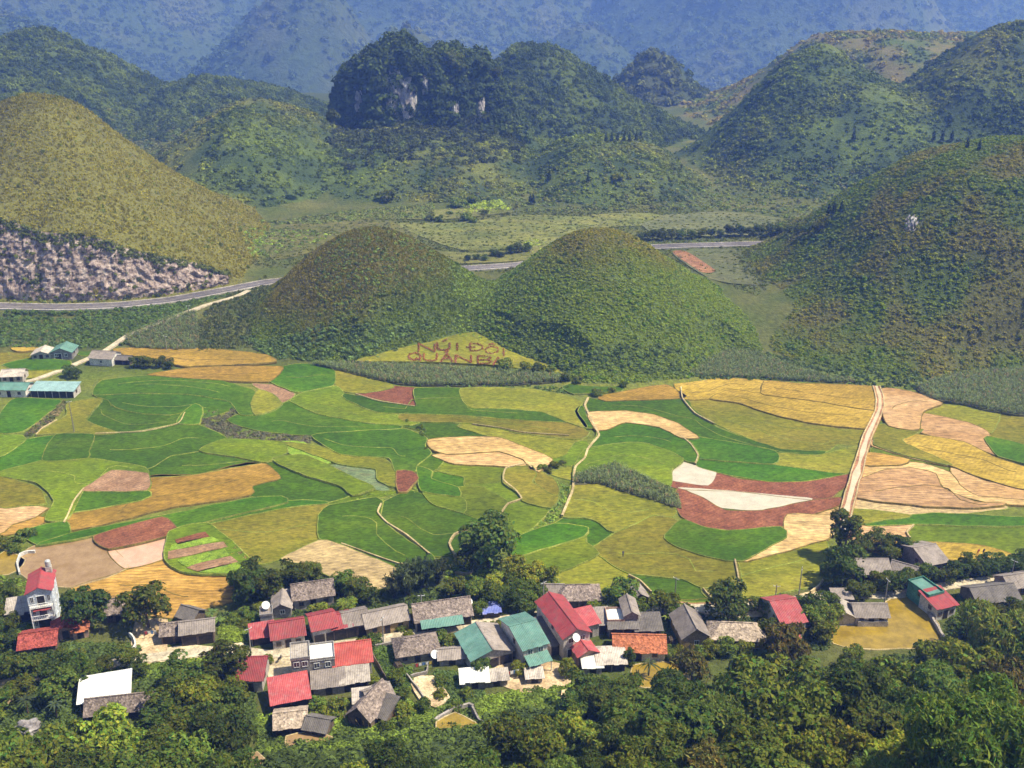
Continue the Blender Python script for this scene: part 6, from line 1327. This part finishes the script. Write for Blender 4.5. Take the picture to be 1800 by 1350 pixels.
wood([(690, 1200), (720, 1210), (760, 1260), (700, 1285), (670, 1295), (690, 1250)], 30, ['shrub', 'leafy'], (26, 40), 'by the bare brown plot', 'bushes by the bare plot', noun='bush')
wood([(765, 1195), (830, 1215), (830, 1240), (790, 1255), (770, 1230)], 26, ['shrub'], (22, 34), 'beside the brown plot', 'plot bushes', noun='bush')
wood([(1000, 1235), (1050, 1225), (1110, 1230), (1110, 1260), (1010, 1265)], 36, ['broad', 'leafy'], (54, 76), 'below the pale sheet roofs', 'trees below the pale roofs')
wood([(1470, 1165), (1600, 1180), (1590, 1205), (1480, 1200)], 38, ['shrub', 'leafy'], (36, 54), 'at the near pond edge', 'pond edge bushes', noun='bush')
wood([(1690, 1118), (1830, 1110), (1830, 1145), (1690, 1150)], 40, ['broad', 'olive'], (60, 84), 'below the dark grey roofed house', 'trees at right edge')
# bean rows and low gardens between the houses
for poly, n, cols in (([(655, 1140), (690, 1135), (720, 1175), (735, 1210), (700, 1220), (665, 1165)], 1500, ((0.10, 0.15, 0.03), (0.07, 0.11, 0.025))), ([(690, 1215), (745, 1245), (760, 1260), (690, 1275), (670, 1250)], 900, (BR, GR)), ([(765, 1180), (835, 1185), (850, 1220), (800, 1250), (765, 1225)], 1500, (GR, (0.10, 0.15, 0.04))),
                      ([(385, 1080), (455, 1070), (440, 1130), (385, 1125)], 1100, ((0.20, 0.26, 0.03), GR)), ([(250, 1165), (330, 1155), (400, 1150), (330, 1185), (200, 1200), (180, 1195)], 1200, ((0.22, 0.28, 0.03), (0.10, 0.15, 0.03))),
                      ([(0, 1010), (60, 1025), (60, 1100), (0, 1130)], 700, (GR, BR)), ([(1560, 975), (1620, 1020), (1600, 1030), (1540, 985)], 500, ((0.10, 0.15, 0.03), GR)), ([(1640, 1050), (1720, 1045), (1710, 1085), (1670, 1090)], 500, (GR, BR)),
                      ([(780, 1000), (960, 1000), (1000, 1040), (950, 1080), (800, 1060)], 2200, (GR, BR)), ([(400, 1000), (690, 1025), (830, 1040), (690, 1075), (420, 1090)], 2500, (GR, GR)), ([(1040, 1060), (1350, 1090), (1460, 1060), (1460, 1140), (1180, 1165), (1050, 1110)], 2600, (GR, (0.10, 0.14, 0.03))),
                      ([(0, 1130), (240, 1130), (280, 1200), (430, 1180), (470, 1290), (0, 1300)], 5200, (GR, (0.09, 0.13, 0.03))), ([(450, 1255), (690, 1255), (900, 1215), (1120, 1190), (1120, 1260), (700, 1330), (450, 1330)], 5000, (GR, BR)), ([(1460, 985), (1640, 985), (1810, 1000), (1810, 1030), (1640, 1040), (1470, 1045)], 1800, (GR, GR))):
    P = [at(x, y, 0.1) for x, y in poly]; xs = [p.x for p in P]; ys = [p.y for p in P]; X = crng.uniform(min(xs), max(xs), n*2); Y = crng.uniform(min(ys), max(ys), n*2); mk = in_poly(X, Y, [(p.x, p.y) for p in P])
    for hx_, hy_, r_ in HOUSES: mk &= np.hypot(X-hx_, Y-hy_) > r_*0.85
    ds, _ = dist_line(X, Y, STREET); mk &= ds > 2.0
    X, Y = X[mk][:n], Y[mk][:n]; hh_, _ = terrain(X, Y); t_ = np.clip(fbm(X, Y, 7, 2)+0.5, 0, 1)[:, None]; c_ = 1.4*(np.array(cols[0])*(1-t_)+np.array(cols[1])*t_)*crng.uniform(0.65, 1.35, len(X))[:, None]
    cover('garden_plants', np.stack([X, Y, hh_-.03], 1), 0.4+1.1*crng.random(len(X))**2, c_, C_BUSH, crng, 0.9)
# ------------------------------------------------------------------ planted letters on the saddle slope
STROKES = {'N': [[(0, 0), (0, 1)], [(0, 1), (1, 0)], [(1, 0), (1, 1)]], 'U': [[(0, 1), (0, .25), (.25, 0), (.75, 0), (1, .25), (1, 1)]], 'I': [[(.5, 0), (.5, 1)]],
           'D': [[(0.1, 0), (0.1, 1), (.6, 1), (1, .7), (1, .3), (.6, 0), (.1, 0)], [(-.15, .5), (.5, .5)]], 'O': [[(.5, 1), (.1, .8), (0, .5), (.1, .2), (.5, 0), (.9, .2), (1, .5), (.9, .8), (.5, 1)], [(.25, 1.2), (.5, 1.4), (.75, 1.2)]],
           'Q': [[(.5, 1), (.1, .8), (0, .5), (.1, .2), (.5, 0), (.9, .2), (1, .5), (.9, .8), (.5, 1)], [(.6, .3), (1, -.05)]], 'A': [[(0, 0), (.5, 1), (1, 0)], [(.2, .4), (.8, .4)]], 'B': [[(0, 0), (0, 1), (.7, 1), (.95, .78), (.7, .52), (0, .52)], [(.7, .52), (1, .25), (.7, 0), (0, 0)]]}
LET = [('N', (736, 764, 605, 619), 'planted reddish letter N starting the upper word', 0), ('U', (769, 790, 603, 616), 'planted reddish letter U with accent in the upper word', 1), ('I', (799, 808, 604, 616), 'planted reddish letter I ending the first upper word', 0),
       ('D', (824, 848, 605, 618), 'planted reddish barred letter D in the upper row', 0), ('O', (853, 876, 610, 623), 'planted reddish letter O with circumflex in the upper row', 0), ('I', (878, 893, 613, 627), 'planted reddish slanting letter I at the right end of the upper row', 0),
       ('Q', (718, 740, 621, 634), 'planted reddish letter Q starting the lower row', 0), ('U', (745, 768, 622, 635), 'planted reddish letter U in the lower row', 0), ('A', (775, 796, 622, 637), 'planted reddish letter A with hook in the lower row', 2),
       ('N', (801, 828, 625, 638), 'planted reddish letter N in the lower row', 0), ('B', (840, 864, 627, 640), 'planted reddish letter B near the dark bush', 0), ('A', (867, 884, 629, 642), 'planted reddish letter A half hidden by the dark bush', 3)]
lrng = np.random.default_rng(9)
for ch, (x0, x1, y0, y1), lab, acc in LET:
    st = list(STROKES[ch])
    if acc == 1: st = st+[[(.45, 1.15), (.8, 1.45)]]
    if acc == 2: st = st+[[(.35, 1.15), (.5, 1.45), (.65, 1.3), (.5, 1.15)]]
    if acc == 3: st = st+[[(.45, -.25), (.55, -.25)]]
    Ps = []
    for s in st:
        for a, b in zip(s[:-1], s[1:]):
            k = max(3, int(22*math.hypot(b[0]-a[0], b[1]-a[1])))
            for i in range(k): t_ = i/k; Ps.append((a[0]+(b[0]-a[0])*t_, a[1]+(b[1]-a[1])*t_))
    Q = []
    for (u, v) in Ps:
        zz = 1.0
        for _ in range(4): g = at(x0+(x1-x0)*u, y1+(y0-y1)*v, zz); zz = float(tri_h(g.y))
        for _ in range(4): Q.append((g.x+lrng.normal()*0.20, g.y+lrng.normal()*0.30, zz+lrng.uniform(0.02, 0.5)))
    Q = np.array(Q); Vl, Fl = leaf_quads(Q, lrng.normal(size=Q.shape)*0.5+np.array([0, -.2, .8]), 0.34*lrng.uniform(.7, 1.4, len(Q)), lrng); me = quad_mesh('planted_letter', Vl, Fl)
    c_ = np.array([0.33, 0.135, 0.060])*lrng.uniform(0.6, 1.4, len(Q))[:, None]; set_col(me, np.repeat(c_, 4, 0)); me.materials.append(M_LEAF); o = bpy.data.objects.new('planted_letter', me); COL.objects.link(o); tag(o, lab, 'letter')
# ------------------------------------------------------------------ rock cliff of the road cut, rock faces on the karst
def mat_rock(name, c1, c2, c3, sc=0.35):
    m, nt, bs = new_mat(name); p = pos(nt); mp = N(nt, 'ShaderNodeMapping'); mp.inputs['Scale'].default_value = (1, 1, 0.65); nt.links.new(p, mp.inputs[0])
    n1 = noise(nt, mp.outputs[0], sc, 6, 0.68); n2 = noise(nt, mp.outputs[0], sc*6, 4, 0.7); r = ramp(nt, [(0.36, c1), (0.5, c2), (0.66, c3)]); nt.links.new(n1.outputs[0], r.inputs[0])
    c = mix(nt, 1.0, r.outputs[0], mapr(nt, n2.outputs[0], .25, .75, .5, 1.4), 'MULTIPLY'); nt.links.new(c, bs.inputs['Base Color']); bs.inputs['Roughness'].default_value = .95; bs.inputs['Specular IOR Level'].default_value = .1
    bump(nt, bs, n2.outputs[0], 1.0, 0.5); return m
M_ROCK = mat_rock('limestone', (0.13, 0.095, 0.085), (0.37, 0.285, 0.255), (0.66, 0.54, 0.48), 0.6); M_KROCK = mat_rock('karst_limestone', (0.16, 0.14, 0.145), (0.32, 0.29, 0.29), (0.60, 0.57, 0.56), 0.2)
ln = offset_line(ROAD, 8.2); sel = (ln[:, 0] < at(408, 500, 8.2).x) & (ln[:, 0] > at(-90, 500, 8.2).x-30); ln = smooth_line(ln[sel], step=0.55); n = len(ln); T = np.gradient(ln, axis=0); T /= np.linalg.norm(T, axis=1)[:, None]; Nn = np.stack([-T[:, 1], T[:, 0]], 1); rows = 44; V = []
top = []
for i in range(n):
    if i % 6: top.append(np.nan); continue
    ds_ = np.arange(0.5, 14, 0.5); q = ln[i][None, :]+Nn[i][None, :]*ds_[:, None]; hq = terrain(q[:, 0], q[:, 1])[0]
    under = hq < 8+(ds_+0.7)*3.2-0.6; k = int(np.argmax(under)) if under.any() else len(ds_)-1; top.append(hq[k]-8)
top = np.array(top); ok = ~np.isnan(top); top = np.interp(np.arange(n), np.arange(n)[ok], top[ok]); top = np.clip(top, 0.5, 40)
S = np.arange(n)*0.55
for j in range(rows):
    f = j/(rows-1); z = top*f
    disp = fbm(S*1.0+np.zeros(n), z*0.8+11, 7.0, 4, True)*1.9+fbm(S, z*1.1+40, 2.2, 3)*1.0
    off = z/3.2-0.9-disp*np.clip(np.minimum(f*6, (1-f)*5), 0, 1)
    for i in range(n): q = ln[i]+Nn[i]*off[i]; V.append((q[0], q[1], 8.0+z[i]+0.25*f))
F = [(j*n+i, j*n+i+1, (j+1)*n+i+1, (j+1)*n+i) for j in range(rows-1) for i in range(n-1)]
kk = crng.integers(0, len(V), 460); Vc = np.array(V)[kk]; gg = fbm(Vc[:, 0], Vc[:, 2]*1.5, 9, 2); kp = gg > 0.05; Vc = Vc[kp]; tr = np.array(V)[(rows-1-crng.integers(0, 7, 520))*n+crng.integers(0, n, 520)]; Vc = np.concatenate([Vc, tr])
cover('cliff_scrub', Vc+np.array([0, 0.2, -0.3]), 0.8+1.8*crng.random(len(Vc)), np.array([0.13, 0.15, 0.04])*crng.uniform(0.6, 1.4, len(Vc))[:, None], C_BUSH, crng)
cl = mesh_obj('rock_cliff', V, F, M_ROCK); tag(cl, kind='structure')
def rock_face(px, py, wpx, hpx, sd, t0=560, t1=760, out=1.6):
    """bare limestone with vertical fluting, standing proud of the cliff"""
    nx, nz = 22, 44; U, W = np.meshgrid(np.linspace(-.5, .5, nx+1), np.linspace(-.5, .5, nz+1)); u, w_ = U.ravel(), W.ravel()
    P = hit_many(px+u*wpx, py+w_*hpx, t0, t1, 90); e = 1-(2*np.abs(u))**2.2-(2*np.abs(w_))**2.2*0.8+0.55*fbm(u*wpx*1.0, w_*hpx*0.22+sd*9, 6.0, 3)
    D = -np.array(ray(px, py)); D /= np.linalg.norm(D); fl = fbm(u*wpx*0.5+sd*31, w_*hpx*0.10, 1.6, 3, True)
    P = P+D[None, :]*(np.clip(e, -1, 1)*out+fl*0.9+0.3)[:, None]
    q = np.arange((nx+1)*(nz+1)).reshape(nz+1, nx+1); F = np.stack([q[:-1, :-1].ravel(), q[1:, :-1].ravel(), q[1:, 1:].ravel(), q[:-1, 1:].ravel()], 1); F = F[e[F].min(1) > 0.05]
    if len(F) < 8: return
    used, inv = np.unique(F.ravel(), return_inverse=True); me = quad_mesh('rock_face', P[used], inv.reshape(-1, 4)); me.materials.append(M_KROCK); o = bpy.data.objects.new('rock_face', me); COL.objects.link(o); tag(o, kind='structure')
for rk in ROCKS: rock_face(*rk)
rock_face(1602, 392, 26, 30, 8, 330, 480, 1.0);
# ------------------------------------------------------------------ boulders and people
def boulder(px, py, size, label, group=None, z=None):
    p = hit(px, py); bm = bmesh.new(); bmesh.ops.create_icosphere(bm, subdivisions=3, radius=0.5)
    for v in bm.verts:
        d = v.co.normalized(); f = 1+0.35*math.sin(d.x*4+px)*math.cos(d.y*5+py)+0.15*math.sin(d.z*11+px); v.co = Vector((d.x*1.2, d.y, d.z*0.75))*0.5*f
    me = bpy.data.meshes.new('boulder'); bm.to_mesh(me); bm.free(); me.materials.append(M_KROCK); o = bpy.data.objects.new('boulder', me); COL.objects.link(o); o.location = p+Vector((0, 0, size*0.15)); o.scale = (size,)*3; o.rotation_euler[2] = px; tag(o, label, 'boulder', group)
boulder(50, 1285, 3.6, 'pale rounded boulder on the grass at the bottom left')
for x, y, s, w_ in ((1105, 1232, 1.2, 'left'), (1180, 1264, 1.0, 'right'), (1150, 1290, 0.9, 'lowest')): boulder(x, y, s, 'small pale stone among the bottom centre bushes, %s of three' % w_, 'small stones')


def person(px, py, col, label, bend):
    """small field worker, one continuous skinned body, standing or stooping"""
    p = at(px, py, 0.8); b, c = math.sin(bend), math.cos(bend)
    def up(x, d, f=0.0): return (x, -b*d-f, 0.92+c*d)
    J = [(0, 0, .92), up(0, .28), up(0, .5), up(0, .62), up(0, .78), up(-.2, .48), up(-.25, .2, .08), up(-.23, .0, .22), up(.2, .48), up(.25, .2, .08), up(.23, .0, .22), (-.1, 0, .85), (-.12, -.05, .48), (-.12, .02, .06), (-.12, -.16, .03), (.1, 0, .85), (.12, .05, .48), (.12, .1, .06), (.12, -.08, .03)]
    E = [(0, 1), (1, 2), (2, 3), (3, 4), (2, 5), (5, 6), (6, 7), (2, 8), (8, 9), (9, 10), (0, 11), (11, 12), (12, 13), (13, 14), (0, 15), (15, 16), (16, 17), (17, 18)]
    RD = [.15, .15, .15, .06, .11, .06, .045, .035, .06, .045, .035, .10, .07, .05, .04, .10, .07, .05, .04]
    me = bpy.data.meshes.new('person'); me.from_pydata(J, E, []); o = bpy.data.objects.new('person', me); COL.objects.link(o); o.location = p; o.rotation_euler[2] = px % 6.0
    o.modifiers.new('skin', 'SKIN')
    for i, sv in enumerate(me.skin_vertices[0].data): sv.radius = (RD[i], RD[i]); sv.use_root = (i == 0)
    sd = o.modifiers.new('smooth', 'SUBSURF'); sd.levels = 1; sd.render_levels = 1; me.materials.append(col); tag(o, label, 'person')
mat_surface('dark_clothes', (0.03, 0.03, 0.05), (0.06, 0.05, 0.08), None, 2, 6, 0.0); mat_surface('red_clothes', (0.35, 0.06, 0.05), (0.45, 0.10, 0.08), None, 2, 6, 0.0)
person(1095, 979, MATS['dark_clothes'], 'person in dark clothes stooping alone in the ripening rice', 0.9)
person(1718, 975, MATS['red_clothes'], 'person in red stooping at the right end of the golden plot', 0.8); person(1728, 974, MATS['dark_clothes'], 'person in dark clothes beside the one in red on the golden plot', 0.3)
# ------------------------------------------------------------------ haze
m = bpy.data.materials.new('hazy_air'); m.use_nodes = True; nt = m.node_tree; nt.nodes.remove(nt.nodes['Principled BSDF'])
pv = nt.nodes.new('ShaderNodeVolumePrincipled'); pv.inputs['Color'].default_value = (0.17, 0.31, 1.0, 1); pv.inputs['Density'].default_value = 0.00031
pv.inputs['Absorption Color'].default_value = (1, 1, 1, 1); pv.inputs['Anisotropy'].default_value = 0.2
nt.links.new(pv.outputs[0], nt.nodes['Material Output'].inputs['Volume'])
hx, hy0, hy1, hz0, hz1 = 2700, -250, 4150, -420, 520
hv = [(x, y, z) for z in (hz0, hz1) for y in (hy0, hy1) for x in (-hx, hx)]
hz = mesh_obj('haze', hv, [(0, 2, 3, 1), (4, 5, 7, 6), (0, 1, 5, 4), (2, 6, 7, 3), (0, 4, 6, 2), (1, 3, 7, 5)], m)
tag(hz, kind='stuff')
